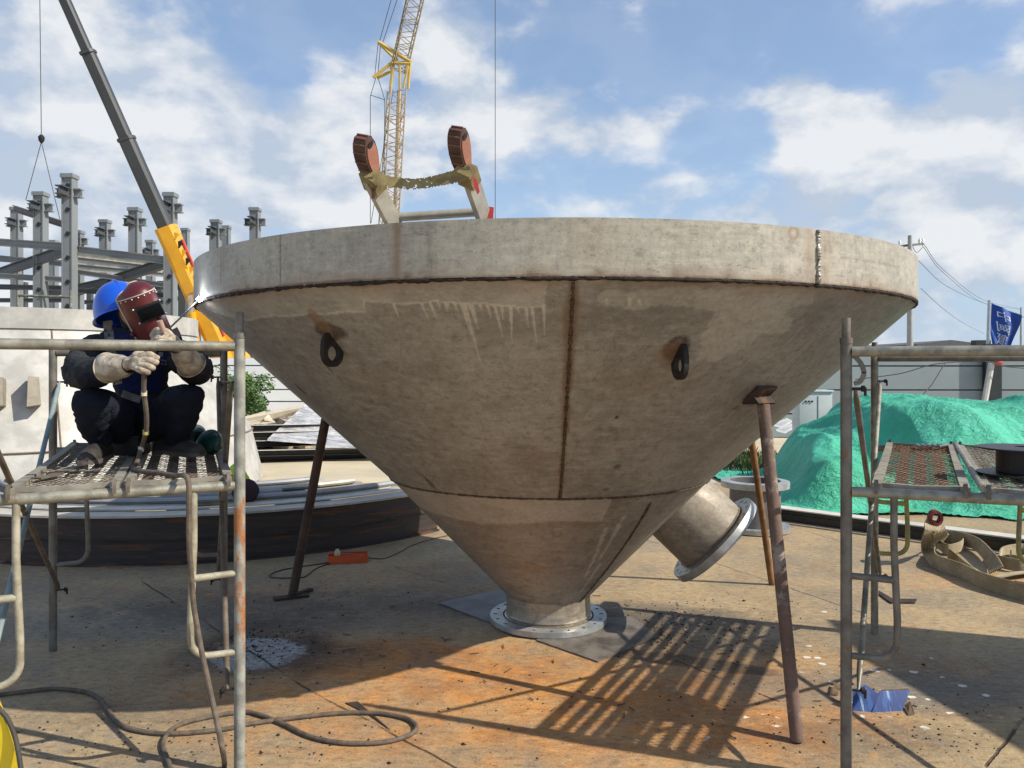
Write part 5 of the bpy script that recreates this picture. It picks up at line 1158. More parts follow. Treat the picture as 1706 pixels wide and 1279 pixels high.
# ---- far roof, utility poles, wires
b = MB(); rd = 42; q = [P(1528, 600, rd), P(1528, 573, rd), P(1585, 566, rd), P(1650, 574, rd), P(1650, 600, rd)]; b.prism(q, (0, 9, 0)); o = b.build('low_building', MAT('dark grey roof', (.10, .105, .11), (.08, .085, .09), rough=.7), smooth=False); tag(o, 'low dark gabled building beyond the grey green fence', 'building')
b = MB(); b.box(P(1634, 571, 40), (.72, .5, .26)); o = b.build('water_tank', m_post); tag(o, 'black box on the low building beside the flag pole', 'box')
m_conc = MAT('concrete pole', (.36, .36, .34), (.30, .30, .285), scale=3, rough=.8)
def upole(label, px, top, d, w, wires):
    b0 = P(px, 600, d); b0.z = 0; t = thing('utility_pole', label, 'utility pole', b0); tp_ = P(px, top, d); b = MB(); b.tube([b0, tp_], w, 12, radii=[w * 1.35, w * .8]); b.build('pole_shaft', m_conc, t)
    a = P(px - 18, top + 18, d); c = P(px + 22, top + 14, d + .4); b = MB(); b.beam(a, c, .09, .09); b.build('crossarm', m_galvd, t)
    for f in (.02, .85, .98):
        q = a.lerp(c, f); b = MB(); b.tube([q + Vector((0, 0, .04)), q + Vector((0, 0, .16)), q + Vector((0, 0, .26))], .04, 8, radii=[.05, .07, .03]); b.build('insulator', m_wh, t)
upole('concrete utility pole with a crossarm just right of the hopper rim', 1516, 392, 34, .11, 0)
upole('tiny distant utility pole at the right edge of the picture', 1701, 512, 95, .12, 0)
def wire(pts, r, label):
    b = MB(); b.tube(bez([P(*p) for p in pts], 8), r, 5); o = b.build('power_line', m_cab); tag(o, label, 'power line', 'power lines from the utility pole')
wire([(1538, 405, 34.4), (1575, 452, 45), (1640, 500, 70), (1698, 514, 95)], .013, 'uppermost power line from the end of the crossarm')
wire([(1536, 408, 34.4), (1575, 457, 45), (1640, 505, 70), (1699, 515, 95)], .013, 'second power line just under the uppermost one')
wire([(1498, 410, 33.6), (1530, 434, 36), (1580, 478, 48), (1645, 507, 72), (1697, 522, 95)], .013, 'middle power line that leaves the rim edge of the hopper')
wire([(1534, 480, 36), (1570, 513, 45), (1605, 538, 60), (1640, 556, 80)], .012, 'lowest faint power line right of the hopper')
wire([(1516, 398, 34), (1526, 420, 34.2), (1537, 412, 34.4)], .012, 'short loop of line under the crossarm end')

# ---- steel frame under construction (left)
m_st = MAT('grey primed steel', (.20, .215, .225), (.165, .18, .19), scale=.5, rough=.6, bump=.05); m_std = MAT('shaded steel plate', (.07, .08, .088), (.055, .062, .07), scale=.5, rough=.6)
sf = thing('unfinished_building', 'grey steel frame building under construction, on the left behind the cranes', 'building', (-26, 42, 0))
cols = [(28, 345, 13, 50, 372), (68, 320, 16, 42, 346), (116, 290, 17, 38, 322), (89, 400, 11, 62, 0), (131, 384, 12, 52, 402), (175, 366, 13, 50, 388), (225, 346, 15, 45, 370), (251, 400, 11, 60, 420), (284, 321, 16, 38, 347), (309, 380, 10, 62, 0), (360, 366, 13, 50, 386), (352, 385, 5, 56, 0), (377, 376, 11, 55, 0), (425, 346, 14, 48, 370)]
for (px, ty, w, d, br) in cols:
    wm = w * d / F; p = P(px, ty, d); b = MB(); c = Vector((p.x, p.y, p.z / 2))
    b.box(c, (wm * .82, wm * .9, p.z)); b.box(c + Vector((-wm * .47, 0, 0)), (wm * .10, wm * 1.05, p.z)); b.box(c + Vector((wm * .47, 0, 0)), (wm * .10, wm * 1.05, p.z)); b.box(p + Vector((0, 0, -.12)), (wm * 1.25, wm * 1.25, .18)); o = b.build('column', m_st, sf, smooth=False)
    if w > 15.5:
        for k in range(10):
            z = p.z - .6 - k * 1.15
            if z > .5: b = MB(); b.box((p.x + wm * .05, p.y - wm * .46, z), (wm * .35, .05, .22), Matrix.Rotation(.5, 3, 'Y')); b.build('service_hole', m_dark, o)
    if br:
        q = P(px, br, d); Lb = 1.75 * wm
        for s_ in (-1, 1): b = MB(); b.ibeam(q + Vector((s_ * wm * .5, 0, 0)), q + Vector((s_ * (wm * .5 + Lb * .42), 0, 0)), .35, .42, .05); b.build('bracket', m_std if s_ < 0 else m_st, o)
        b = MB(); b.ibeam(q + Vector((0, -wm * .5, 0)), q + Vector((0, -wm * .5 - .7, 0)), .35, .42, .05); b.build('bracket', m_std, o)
def fbeam(x0_, y0_, d0_, x1_, y1_, d1_, h, m):
    b = MB(); b.ibeam(P(x0_, y0_, d0_), P(x1_, y1_, d1_), h * .6, h, .05); b.build('beam', m, sf, smooth=False)
fbeam(-80, 398, 39, 110, 411, 38.3, .36, m_st); fbeam(124, 415, 38.3, 280, 434, 38, .36, m_st)
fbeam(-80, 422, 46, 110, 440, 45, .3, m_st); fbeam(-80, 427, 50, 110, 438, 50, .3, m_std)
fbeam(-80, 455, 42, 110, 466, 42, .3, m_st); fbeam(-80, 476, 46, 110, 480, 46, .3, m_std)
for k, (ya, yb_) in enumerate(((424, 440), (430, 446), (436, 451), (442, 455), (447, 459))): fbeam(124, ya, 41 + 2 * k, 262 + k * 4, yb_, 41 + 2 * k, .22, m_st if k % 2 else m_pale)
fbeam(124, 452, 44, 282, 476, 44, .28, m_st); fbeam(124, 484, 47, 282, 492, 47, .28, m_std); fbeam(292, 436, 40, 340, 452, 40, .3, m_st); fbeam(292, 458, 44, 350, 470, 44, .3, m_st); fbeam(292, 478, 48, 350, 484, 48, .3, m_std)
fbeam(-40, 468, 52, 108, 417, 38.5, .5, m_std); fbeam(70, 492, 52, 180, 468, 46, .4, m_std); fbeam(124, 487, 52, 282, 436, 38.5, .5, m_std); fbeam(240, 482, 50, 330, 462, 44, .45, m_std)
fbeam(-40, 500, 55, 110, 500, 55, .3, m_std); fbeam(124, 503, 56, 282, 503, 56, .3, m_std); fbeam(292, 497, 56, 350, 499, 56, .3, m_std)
for (px, ty, w, d) in ((205, 470, 8, 60), (150, 470, 8, 62), (267, 468, 7, 64), (305, 470, 12, 46), (40, 470, 9, 60), (330, 470, 7, 62)):
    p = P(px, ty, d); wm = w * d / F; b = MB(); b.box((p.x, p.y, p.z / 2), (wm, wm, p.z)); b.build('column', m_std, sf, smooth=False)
# hoisted beam, slings
b = MB(); b.ibeam(P(23, 347, 45), P(107, 374, 44), .28, .36, .05); o = b.build('hoisted_beam', MAT('rust grey beam', (.20, .18, .18), (.14, .12, .12), scale=1), smooth=False); tag(o, 'steel beam hanging level from the hook, beside the tallest grey column', 'steel beam')
hk = P(69, 236, 44.5)
for k, e in enumerate((P(43, 333, 44.8), P(100, 366, 44.2))):
    b = MB(); b.tube([hk, e], .02, 5); o = b.build('lifting_rope', m_cab); tag(o, 'left leg of the rope sling holding the hoisted beam' if k == 0 else 'right leg of the rope sling holding the hoisted beam', 'rope', 'rope slings of the hoisted beam')

# ---- telescopic crane
m_cy = MAT('orange yellow crane paint', (.72, .36, .015), (.62, .29, .015), scale=1.2, rough=.4, bump=.05); m_cg = MAT('dark grey boom paint', (.045, .048, .052), (.035, .038, .042), scale=.6, rough=.5, bump=.05); m_chr = MAT('chrome rod', (.7, .7, .72), rough=.2, metal=.9)
cd_ = 33.0; piv = P(392, 612, 34.5); tipd = 30.0
ct = thing('mobile_crane', 'yellow mobile crane with a long dark telescopic boom reaching up to the left', 'mobile crane', (piv.x, piv.y, 0))
def boomp(py): f = (612 - py) / 612.0; x = 380 + (108 - 380) * f; return P(x, py, 34.5 - 3.5 * f)
def boxsec(name, a, c, w, h, m, taper=1.0):
    b = MB(); d = (c - a).normalized(); up = Vector((0, -1, .2)); b.sweep([a, c], [(-w / 2, -h * .35), (-w * .3, -h / 2), (w * .3, -h / 2), (w / 2, -h * .35), (w / 2, h * .35), (w * .3, h / 2), (-w * .3, h / 2), (-w / 2, h * .35)], up=up, scales=[1, taper]); return b.build(name, m, ct, ang=20)
boxsec('boom_base_section', boomp(600), boomp(378), .80, .8, m_cy)
boxsec('boom_section', boomp(385), boomp(228), .56, .6, m_cg); boxsec('boom_section', boomp(234), boomp(84), .47, .5, m_cg); boxsec('boom_section', boomp(90), boomp(-110), .38, .42, m_cg)
for y in (381, 231, 87): boxsec('boom_collar', boomp(y + 3), boomp(y - 2), .84 if y > 300 else (.64 if y > 200 else .54), .66, m_cy if y > 300 else m_cg)
for k in range(9):
    y = 395 + k * 14; q = boomp(y); b = MB(); b.box(q + Vector((.36, -.25, 0)), (.14, .2, .28), Matrix.Rotation(.4, 3, 'Y')); b.build('boom_fitting', m_black if k % 2 else m_cy, ct)
b = MB(); b.tube([boomp(400) + Vector((.52, -.2, 0)), boomp(560) + Vector((.50, -.2, 0))], .06, 8); b.build('hose_reel_line', m_red, ct)
b = MB(); b.tube([P(313, 455, 33), P(320, 525, 33.4)], .10, 10); b.build('lift_rod', m_chr, ct); b = MB(); b.tube([P(319, 520, 33.4), P(332, 612, 34)], .17, 12); b.build('lift_cylinder', m_cy, ct)
b = MB(); b.box(P(312, 470, 33), (.42, .4, 1.0), Matrix.Rotation(R(-24), 3, 'Y')); b.build('cylinder_bracket', m_cy, ct)
b = MB(); b.prism([P(340, 500, 34), P(385, 560, 34.3), P(405, 600, 34.4), P(350, 600, 34.2)], (0, 1.2, 0)); b.build('turntable_frame', m_cy, ct, smooth=False)
b = MB(); b.box((piv.x - 1.0, piv.y + .8, 1.55), (7.5, 2.4, 1.0), None, .08); b.build('carrier_body', m_cy, ct)
b = MB(); b.box((piv.x - 4.0, piv.y + .8, 2.4), (1.6, 2.2, 1.1), None, .1); b.build('cab', m_cy, ct)
b = MB(); b.box((piv.x - 4.0, piv.y - .32, 2.5), (1.2, .03, .6)); b.build('cab_window', m_dark, ct)
for k in range(4):
    b = MB(); c = Vector((piv.x - 3.8 + 1.9 * k, piv.y - .45, .55)); b.tube([c, c + Vector((0, .35, 0))], .55, 20); b.build('wheel', m_black, ct)
b = MB(); b.tube([P(66, -40, 44.5), P(69, 228, 44.5)], .022, 5); b.build('hoist_rope', m_cab, ct); b = MB(); c = P(69, 231, 44.5); b.tube([c + Vector((0, 0, .22)), c + Vector((0, 0, .1)), c + Vector((0, 0, -.1)), c + Vector((0, 0, -.25))], .15, 10, radii=[.08, .17, .15, .05]); b.build('hook_block', m_black, ct)

# ---- lattice crane
m_lat = MAT('pale pink brown lattice', (.40, .31, .20), (.30, .23, .15), scale=.3, rough=.6); m_laty = MAT('yellow lattice head', (.52, .36, .07), (.42, .28, .05), scale=.5, rough=.5); m_lg = MAT('grey brown lattice', (.34, .27, .15), (.25, .2, .13), scale=.3, rough=.6)
lc = thing('lattice_crane', 'tall lattice mast crane rising behind the ladder on the hopper', 'lattice crane', (P(640, 600, 60).x, 60, 0))
def lattice(name, p0, p1, w0, w1, n, r, mat, rd, par=lc):
    ax = (p1 - p0).normalized(); s_ = ax.cross(Vector((0, 1, .0))).normalized(); f_ = s_.cross(ax).normalized(); rot = Matrix.Rotation(R(22), 3, ax); s_ = rot @ s_; f_ = rot @ f_
    b = MB()
    def cn(k, i): w = w0 + (w1 - w0) * k / n; return p0.lerp(p1, k / n) + s_ * w / 2 * (1, 1, -1, -1)[i] + f_ * w / 2 * (1, -1, -1, 1)[i]
    for i in range(4): b.tube([cn(0, i), cn(n, i)], r, 6)
    for k in range(n):
        for i in range(4):
            j = (i + 1) % 4; A, B = (cn(k, i), cn(k + 1, j)) if k % 2 else (cn(k, j), cn(k + 1, i)); b.tube([A, B], rd, 4)
            if k % 4 == 0: b.tube([cn(k, i), cn(k, j)], rd, 4)
    return b.build(name, mat, par)
m0 = P(636, 612, 60); m0.z = 0; m0.x = P(631, 600, 60).x; mt = P(661, 150, 60)
lattice('mast', m0, mt, 1.30, 1.15, 44, .055, m_lat, .030)
lattice('jib', P(664, 118, 60), P(712, -90, 58), 1.1, 1.05, 20, .055, m_lg, .030)
b = MB(); b.tube([P(650, 612, 60.2), P(665, 150, 60.2)], .16, 6); b.build('hoist_pipe', m_lat, lc)
def strut(name, pts, r, m): b = MB(); b.tube([P(*p) for p in pts], r, 6); b.build(name, m, lc)
strut('head_frame', [(650, 148, 59.3), (656, 103, 59.3)], .11, m_laty); strut('head_frame', [(680, 148, 59.3), (683, 103, 59.3)], .11, m_laty); strut('head_frame', [(666, 148, 59.2), (666, 103, 59.2)], .09, m_laty); strut('head_frame', [(652, 105, 59.2), (684, 106, 59.2)], .11, m_laty); strut('head_frame', [(672, 146, 59.2), (680, 108, 59.2)], .08, m_laty)
strut('upper_strut', [(630, 70, 59), (685, 104, 59.4)], .15, m_laty); strut('upper_strut', [(633, 74, 61), (660, 100, 61)], .10, m_laty); strut('lower_strut', [(622, 129, 59), (662, 97, 59.4)], .13, m_laty); strut('lower_strut', [(628, 130, 61), (655, 117, 61)], .12, m_laty)
for k, (pp) in enumerate((((632, 70, 59), (657, -20, 58)), ((638, 70, 61), (668, -20, 60)), ((630, 72, 59), (624, 128, 59)), ((634, 74, 60), (629, 130, 60)), ((626, 130, 59), (617, 160, 59), (617, 372, 59)), ((630, 130, 59), (641, 166, 59), (640, 300, 59)), ((617, 158, 59), (641, 166, 59)), ((655, 110, 59), (680, -20, 59)), ((655, 150, 60), (618, 372, 60)), ((825, -60, 60), (825, 372, 60)))):
    strut('stay_rope', pp, .024, m_cab)
# ================================================================== WELDER
from mathutils.bvhtree import BVHTree
def skin_mesh(name, nodes, edges, root, sub=2):
    me = bpy.data.meshes.new(name); keys = list(nodes); idx = {k: i for i, k in enumerate(keys)}
    me.from_pydata([nodes[k][0] for k in keys], [(idx[a], idx[c]) for a, c in edges], [])
    ob = bpy.data.objects.new(name, me); COL.objects.link(ob)
    md = ob.modifiers.new('s', 'SKIN'); md.use_smooth_shade = True; md.branch_smoothing = .6
    for k in keys:
        r = nodes[k][1]; r = r if isinstance(r, tuple) else (r, r); sv_ = me.skin_vertices[0].data[idx[k]]; sv_.radius = r; sv_.use_root = (k == root)
    m2 = ob.modifiers.new('b', 'SUBSURF'); m2.levels = sub; m2.render_levels = sub
    bpy.context.view_layer.update(); dg = bpy.context.evaluated_depsgraph_get()
    res = bpy.data.meshes.new_from_object(ob.evaluated_get(dg)); bpy.data.objects.remove(ob); bpy.data.meshes.remove(me); return res
def link_mesh(name, me, mats, parent, smooth=180):
    off = Vector(root_of(parent)['origin'])
    for v in me.vertices: v.co -= off
    me.materials.clear()
    for m in (mats if isinstance(mats, (list, tuple)) else [mats]): me.materials.append(m)
    shade(me, smooth); o = bpy.data.objects.new(name, me); COL.objects.link(o); o.parent = parent; return o
def cloth(name, c1, c2, rough=.9):
    t = NT(name); col = t.mix(t.ramp(t.noise(7, 6, .6), .35, .7), c1, c2); h = t.math('ADD', t.noise(13, 4, .6, t.map((1, 1, 2.2)), 1.2), t.math('MULTIPLY', t.noise(260, 2), .12))
    m = t.done(col, rough, 0, t.bump(h, .55, .03), .25); return m
m_navy = cloth('dark navy trousers', (.007, .009, .018), (.012, .015, .028)); m_jack = cloth('charcoal work jacket', (.017, .020, .024), (.034, .037, .042)); m_vest = cloth('blue vest', (.010, .018, .085), (.014, .024, .11)); m_refl = MAT('grey reflective strip', (.20, .19, .185), (.14, .13, .13), scale=18, rough=.5)
m_skin = MAT('skin', (.40, .24, .16), (.34, .19, .13), rough=.6); m_leath = MAT('dirty pale leather glove', (.54, .47, .38), (.26, .21, .16), scale=18, rough=.85, bump=.7, bscale=45, dist=.008)
m_helm = MAT('blue hard hat', (.008, .085, .55), (.007, .07, .48), scale=2, rough=.28, bump=.0); m_mask = MAT('dark red mask shell', (.105, .009, .013), (.075, .007, .010), scale=4, rough=.42, bump=.08, bscale=120)
m_pipe = MAT('beige piping', (.52, .46, .38), (.4, .34, .28), rough=.7); m_lens = MAT('black lens plate', (.002, .002, .003), rough=.25, spec=.12); m_lfr = MAT('black lens frame', (.006, .006, .007), rough=.5, spec=.2); m_shoe = MAT('black dusty shoe', (.022, .019, .018), (.05, .042, .036), scale=9, rough=.7, bump=.4); m_sole = MAT('brown grey sole', (.13, .105, .085), (.08, .065, .055), rough=.8)
m_hair = MAT('black hair', (.01, .01, .01), rough=.7)

base = Vector((-1.86, 3.9, 1.2)); pe = thing('person', 'welder crouching in dark clothes, blue hard hat and red welding mask, on the left scaffold', 'person', base)
N = {
 'pel': (P(236, 706, 4.06), .135), 'spi': (P(233, 664, 4.08), (.15, .125)), 'che': (P(230, 612, 4.05), (.165, .125)), 'upc': (P(227, 572, 4.0), (.135, .105)),
 'nec': (P(222, 546, 3.95), .062), 'hea': (P(219, 520, 3.92), .068), 'top': (P(212, 497, 3.92), .072),
 'shl': (P(160, 578, 3.98), .088), 'ell': (P(126, 622, 3.78), .076), 'fal': (P(158, 622, 3.62), .062), 'wrl': (P(188, 612, 3.52), .048),
 'shr': (P(292, 582, 4.03), .084), 'elr': (P(333, 620, 3.88), .072), 'far': (P(322, 612, 3.78), .060), 'wrr': (P(310, 598, 3.70), .046),
 'hpl': (P(206, 712, 4.02), .115), 'tml': (P(176, 690, 3.80), .108), 'knl': (P(152, 668, 3.56), .092), 'sml': (P(156, 705, 3.68), .070), 'anl': (P(170, 742, 3.80), .055), 
 'hpr': (P(264, 710, 4.06), .115), 'tmr': (P(292, 682, 3.92), .108), 'knr': (P(314, 660, 3.78), .090), 'smr': (P(303, 700, 3.88), .070), 'anr': (P(286, 738, 4.00), .055)}
E = [('pel', 'spi'), ('spi', 'che'), ('che', 'upc'), ('upc', 'nec'), ('nec', 'hea'), ('hea', 'top'), ('upc', 'shl'), ('shl', 'ell'), ('ell', 'fal'), ('fal', 'wrl'), ('upc', 'shr'), ('shr', 'elr'), ('elr', 'far'), ('far', 'wrr'),
     ('pel', 'hpl'), ('hpl', 'tml'), ('tml', 'knl'), ('knl', 'sml'), ('sml', 'anl'), ('pel', 'hpr'), ('hpr', 'tmr'), ('tmr', 'knr'), ('knr', 'smr'), ('smr', 'anr')]
me = skin_mesh('body', N, E, 'pel', 3); leg_z0 = P(0, 655, 3.9).z
# folds
for v in me.vertices:
    p = v.co.copy(); n = v.normal
    f = mnoise.noise(p * 9 + Vector((0, 0, 3))); g_n = mnoise.noise(Vector((p.x * 5, p.y * 5, p.z * 16)) + Vector((f, f, f)) * 1.4)
    k = 1.0 if p.z < P(0, 548, 3.95).z else .0
    g2 = mnoise.noise(Vector((p.x * 11, p.y * 11, p.z * 30)) + Vector((g_n, f, 0)) * 2)
    k *= .6 if p.z < leg_z0 else 1.0
    v.co += n * k * (.013 * (1 - abs(g_n) * 2.6) + .010 * f + .003 * (1 - abs(g2) * 3))
mats = [m_navy, m_jack, m_skin]
leg_z = P(0, 668, 3.9).z
for f in me.polygons:
    c = f.center; mi = 1
    if c.z < leg_z: mi = 0
    # knees rise in front of the sleeves
    if (c - N['knl'][0]).length < .13 or (c - N['knr'][0]).length < .125 or (c - N['tml'][0]).length < .13 or (c - N['tmr'][0]).length < .13: mi = 0
    if c.z > P(0, 540, 3.92).z and abs(c.x - N['hea'][0].x) < .12: mi = 1
    f.material_index = mi
bvh = BVHTree.FromPolygons([v.co.copy() for v in me.vertices], [tuple(f.vertices) for f in me.polygons])
def onbody(px, py, off=.004):
    o = Vector((0, 0, EYE)); d = (P(px, py, 1.0) - o).normalized(); h = bvh.ray_cast(o, d)
    if h[0] is None: return P(px, py, 3.95), -d
    return h[0] - d * off, h[1]
mi_ = [f.material_index for f in me.polygons]
body = link_mesh('body', me, mats, pe); me.polygons.foreach_set('material_index', mi_)
def drape(name, pts, w, mat, n=10, wide=None):
    """ribbon laid on the clothes"""
    pts = [Vector((x, y, 0)) for x, y in pts]; c = bez(pts, n); b = MB(); rows = []
    for i, q in enumerate(c):
        t_ = (c[min(i + 1, len(c) - 1)] - c[max(i - 1, 0)]).normalized(); nn = Vector((-t_.y, t_.x, 0)); row = []
        for s_ in (-1, -.33, .33, 1): p, nr = onbody(q.x + nn.x * w * s_, q.y + nn.y * w * s_, .006); row.append(b.b.verts.new(p))
        rows.append(row)
    for i in range(len(rows) - 1):
        for j in range(3):
            if max((rows[i][j].co - rows[i + 1][j].co).length, (rows[i][j].co - rows[i][j + 1].co).length) < .08: b.face([rows[i][j], rows[i + 1][j], rows[i + 1][j + 1], rows[i][j + 1]])
    o = b.build(name, mat, pe); return o
# vest over the chest, drape as patches
b = MB(); rows = []
for i in range(17):
    v = i / 16; y = 541 + v * 112; xl = 186 + 6 * v; xr = 284 - 14 * v; row = []
    for j in range(19): p, nr = onbody(xl + (xr - xl) * j / 18, y + 8 * math.sin(j / 18 * PI) * (1 - v), .004); row.append(b.b.verts.new(p))
    rows.append(row)
for i in range(16):
    for j in range(18):
        q = [rows[i][j], rows[i][j + 1], rows[i + 1][j + 1], rows[i + 1][j]]
        if max((q[k].co - q[(k + 1) % 4].co).length for k in range(4)) < .12: b.face(q)
seen = {}; best = []
for f0 in b.b.faces:
    if f0 in seen: continue
    st = [f0]; isl = []; seen[f0] = 1
    while st:
        f_ = st.pop(); isl.append(f_)
        for e_ in f_.edges:
            for g_2 in e_.link_faces:
                if g_2 not in seen: seen[g_2] = 1; st.append(g_2)
    if sum(x_.calc_area() for x_ in isl) > sum(x_.calc_area() for x_ in best): best = isl
bs = set(best); bmesh.ops.delete(b.b, geom=[f for f in b.b.faces if f not in bs], context='FACES')
bmesh.ops.delete(b.b, geom=[v for v in b.b.verts if not v.link_faces], context='VERTS')
b.build('vest', m_vest, pe)
drape('reflective_strip', [(179, 534), (181, 552), (184, 580), (190, 610), (196, 640)], 8, m_refl); drape('reflective_strip', [(288, 548), (294, 560), (298, 575), (300, 595)], 8, m_refl)
drape('reflective_strip', [(203, 655), (214, 659), (225, 663), (234, 666)], 6.0, m_refl)
for k, (x, y, w, h) in enumerate(((268, 590, 3.6, 3.6), (262, 600, 1.5, 1.3), (266, 600, 1.4, 1.3), (271, 600, 2, 1.3), (276, 601, 1.5, 1.3), (264, 606, 2, 1.3), (270, 606, 1.6, 1.3), (276, 607, 2, 1.3))):
    b = MB(); 
    q = [onbody(x + a, y + c, .008)[0] for a, c in ((-w, -h), (w, -h), (w, h), (-w, h))]
    b.poly(q); b.build('printed_badge', m_refl, pe)
# ---- head: hat, mask, face
hc = P(197, 505, 3.96)
upv = Vector((-.30, .10, .95)).normalized(); fw = Vector((.62, -.77, -.12)); fw = (fw - upv * fw.dot(upv)).normalized(); sd = fw.cross(upv).normalized()   # sd points to his right side / camera left... 
HM = Matrix((sd, fw, upv)).transposed().to_4x4(); HM.translation = hc
prof = []; 
for k in range(15): a = PI / 2 * k / 14; prof.append((math.cos(a), math.sin(a) ** .92))
b = MB(); seg = 56; rings = []
for (r, z) in prof:
    rings.append([b.b.verts.new(HM @ Vector((.122 * r * math.cos(2 * PI * k / seg), .152 * r * math.sin(2 * PI * k / seg) + 0, -.065 + .175 * z + .004 * max(0, math.cos(2 * PI * k / seg * 2)) * r * (z > .3)))) for k in range(seg)])
rin = [b.b.verts.new(HM @ Vector((.116 * math.cos(2 * PI * k / seg), .146 * math.sin(2 * PI * k / seg), -.065))) for k in range(seg)]
for i in range(len(rings) - 1):
    for k in range(seg): b.face([rings[i][k], rings[i][(k + 1) % seg], rings[i + 1][(k + 1) % seg], rings[i + 1][k]])
for k in range(seg): b.face([rings[0][(k + 1) % seg], rings[0][k], rin[k], rin[(k + 1) % seg]])
helm = b.build('hard_hat', m_helm, pe, ang=60)
b = MB(); n_ = seg; o_ = []; 
for k in range(n_):
    a = 2 * PI * k / n_; fr_ = max(0, math.sin(a)); w = .012 + .030 * fr_ ** 2; o_.append((a, w))
ringA = [b.b.verts.new(HM @ Vector((.120 * math.cos(a), .150 * math.sin(a), -.060))) for a, w in o_]; ringB = [b.b.verts.new(HM @ Vector(((.122 + w) * math.cos(a), (.152 + w) * math.sin(a), -.070 - w * .25))) for a, w in o_]; ringC = [b.b.verts.new(HM @ Vector(((.122 + w) * math.cos(a), (.152 + w) * math.sin(a), -.076 - w * .25))) for a, w in o_]; ringD = [b.b.verts.new(HM @ Vector((.118 * math.cos(a), .148 * math.sin(a), -.068))) for a, w in o_]
for k in range(n_):
    j = (k + 1) % n_
    for A, B in ((ringA, ringB), (ringB, ringC), (ringC, ringD)): b.face([A[k], A[j], B[j], B[k]])
b.build('brim', m_helm, helm, ang=60)
b = MB(); b.tube([HM @ Vector((0, .146 * math.cos(a), -.062 + .176 * math.sin(a))) for a in [PI * (.12 + .76 * k / 20) for k in range(21)]], .006, 8); b.build('crown_ridge', m_helm, helm)
# hat number, laid on the shell facing the camera
hb_ = BVHTree.FromPolygons([Vector(v.co) + base for v in helm.data.vertices], [tuple(f.vertices) for f in helm.data.polygons])
me = text_mesh('B-26', 1.0); bm = bmesh.new(); bm.from_mesh(me); bpy.data.meshes.remove(me); bmesh.ops.triangulate(bm, faces=bm.faces[:]); bmesh.ops.subdivide_edges(bm, edges=bm.edges[:], cuts=1)
for v in bm.verts:
    x, y = v.co.x, v.co.y; o = Vector((0, 0, EYE)); d = (P(176.5 + x * 6.3 - y * -.8, 512.5 - y * 8.0 + x * 1.4, 1.0) - o).normalized(); h = hb_.ray_cast(o, d); v.co = (h[0] if h[0] else P(177, 512, 3.8)) - d * .0015
b = MB(); b.b.free(); b.b = bm; b.build('hat_number', m_refl, helm, smooth=False)
# mask shell
mu = Vector((-.29, -.30, .87)).normalized(); mf = Vector((.70, -.68, -.10)); mf = (mf - mu * mf.dot(mu)).normalized(); ms = mf.cross(mu).normalized()
if ms.x > 0: ms = -ms          # ms: towards the camera-left border
mc = P(240, 525, 3.84)
def mk(th, v, off=0.0):
    """th: -1 (camera side border) .. 1 ; v: 0 bottom .. 1 seam .. 1.35 crown"""
    a = th * R(100); rs_, rf = .115, .135; sh_ = 0.0; hgt = -.155 + .262 * min(v, 1.0)
    k = 1.0 - .07 * (1 - min(v, 1))
    if v > 1:
        q = (v - 1) / .35; hgt = .107 + .062 * math.sin(q * PI / 2) ; k = 1 - .50 * q ** 1.5; sh_ = -.045 * q ** 1.6
        hgt -= .030 * abs(th) ** 2 * q
    if v <= 1 : hgt += .012 * math.cos(a) * (1 - min(v, 1)) * -1
    cut = .0
    return mc + ms * (-(math.sin(a)) * (rs_ * k + off) * -1 * -1) * 1 + mf * (math.cos(a) * (rf * k + off) + sh_ + .012) + mu * hgt
def mkk(th, v, off=0.0):
    a = th * R(100); k = 1.0; sh_ = 0
    hgt = -.155 + .262 * min(v, 1.0)
    if v > 1:
        q = (v - 1) / .35; hgt = .107 + .060 * math.sin(q * PI / 2) - .028 * th * th * q; k = 1 - .45 * q ** 1.5; sh_ = -.05 * q ** 1.6
    else: k = 1.0 - .08 * (1 - v)
    if v > 1 and th < 0: a *= 1 - .62 * (v - 1) / .35
    return mc + ms * (-math.sin(a)) * -1 * 0 + ms * (math.sin(-a)) * (.086 * k + off) + mf * (math.cos(a) * (.112 * k + off) + sh_ + .012) + mu * hgt
b = MB(); nT, nV = 40, 34; gA = [[b.b.verts.new(mkk(-1 + 2 * i / nT, 1.35 * j / nV)) for i in range(nT + 1)] for j in range(nV + 1)]; gB = [[b.b.verts.new(mkk(-1 + 2 * i / nT, 1.35 * j / nV, -.004)) for i in range(nT + 1)] for j in range(nV + 1)]
for j in range(nV):
    for i in range(nT): b.face([gA[j][i], gA[j][i + 1], gA[j + 1][i + 1], gA[j + 1][i]]); b.face([gB[j][i], gB[j + 1][i], gB[j + 1][i + 1], gB[j][i + 1]])
for j in range(nV):
    for i in (0, nT): b.face([gA[j][i], gA[j + 1][i], gB[j + 1][i], gB[j][i]])
for i in range(nT):
    for j in (0, nV): b.face([gA[j][i], gA[j][i + 1], gB[j][i + 1], gB[j][i]])
mask = b.build('welding_mask', m_mask, pe, ang=50)
for (nm, pts) in (('piping', [mkk(-1, 1.35 * k / 24, .001) for k in range(25)]), ('piping', [mkk(-1 + 2 * k / 30, 1.35, .001) for k in range(31)]), ('piping', [mkk(1, 1.35 * k / 24, .001) for k in range(25)]), ('piping', [mkk(-1 + 2 * k / 40, 1.0, .002) for k in range(41)])):
    b = MB(); b.tube(pts, .0042 if pts[0] != mkk(-1, 1.0, .002) else .0028, 8); b.build(nm, m_pipe, mask)
for k in range(11):
    p = mkk(-.92 + .184 * k, .965, .003); b = MB(); b.ball(p, .0032, seg=8); b.build('rivet', m_wh, mask)
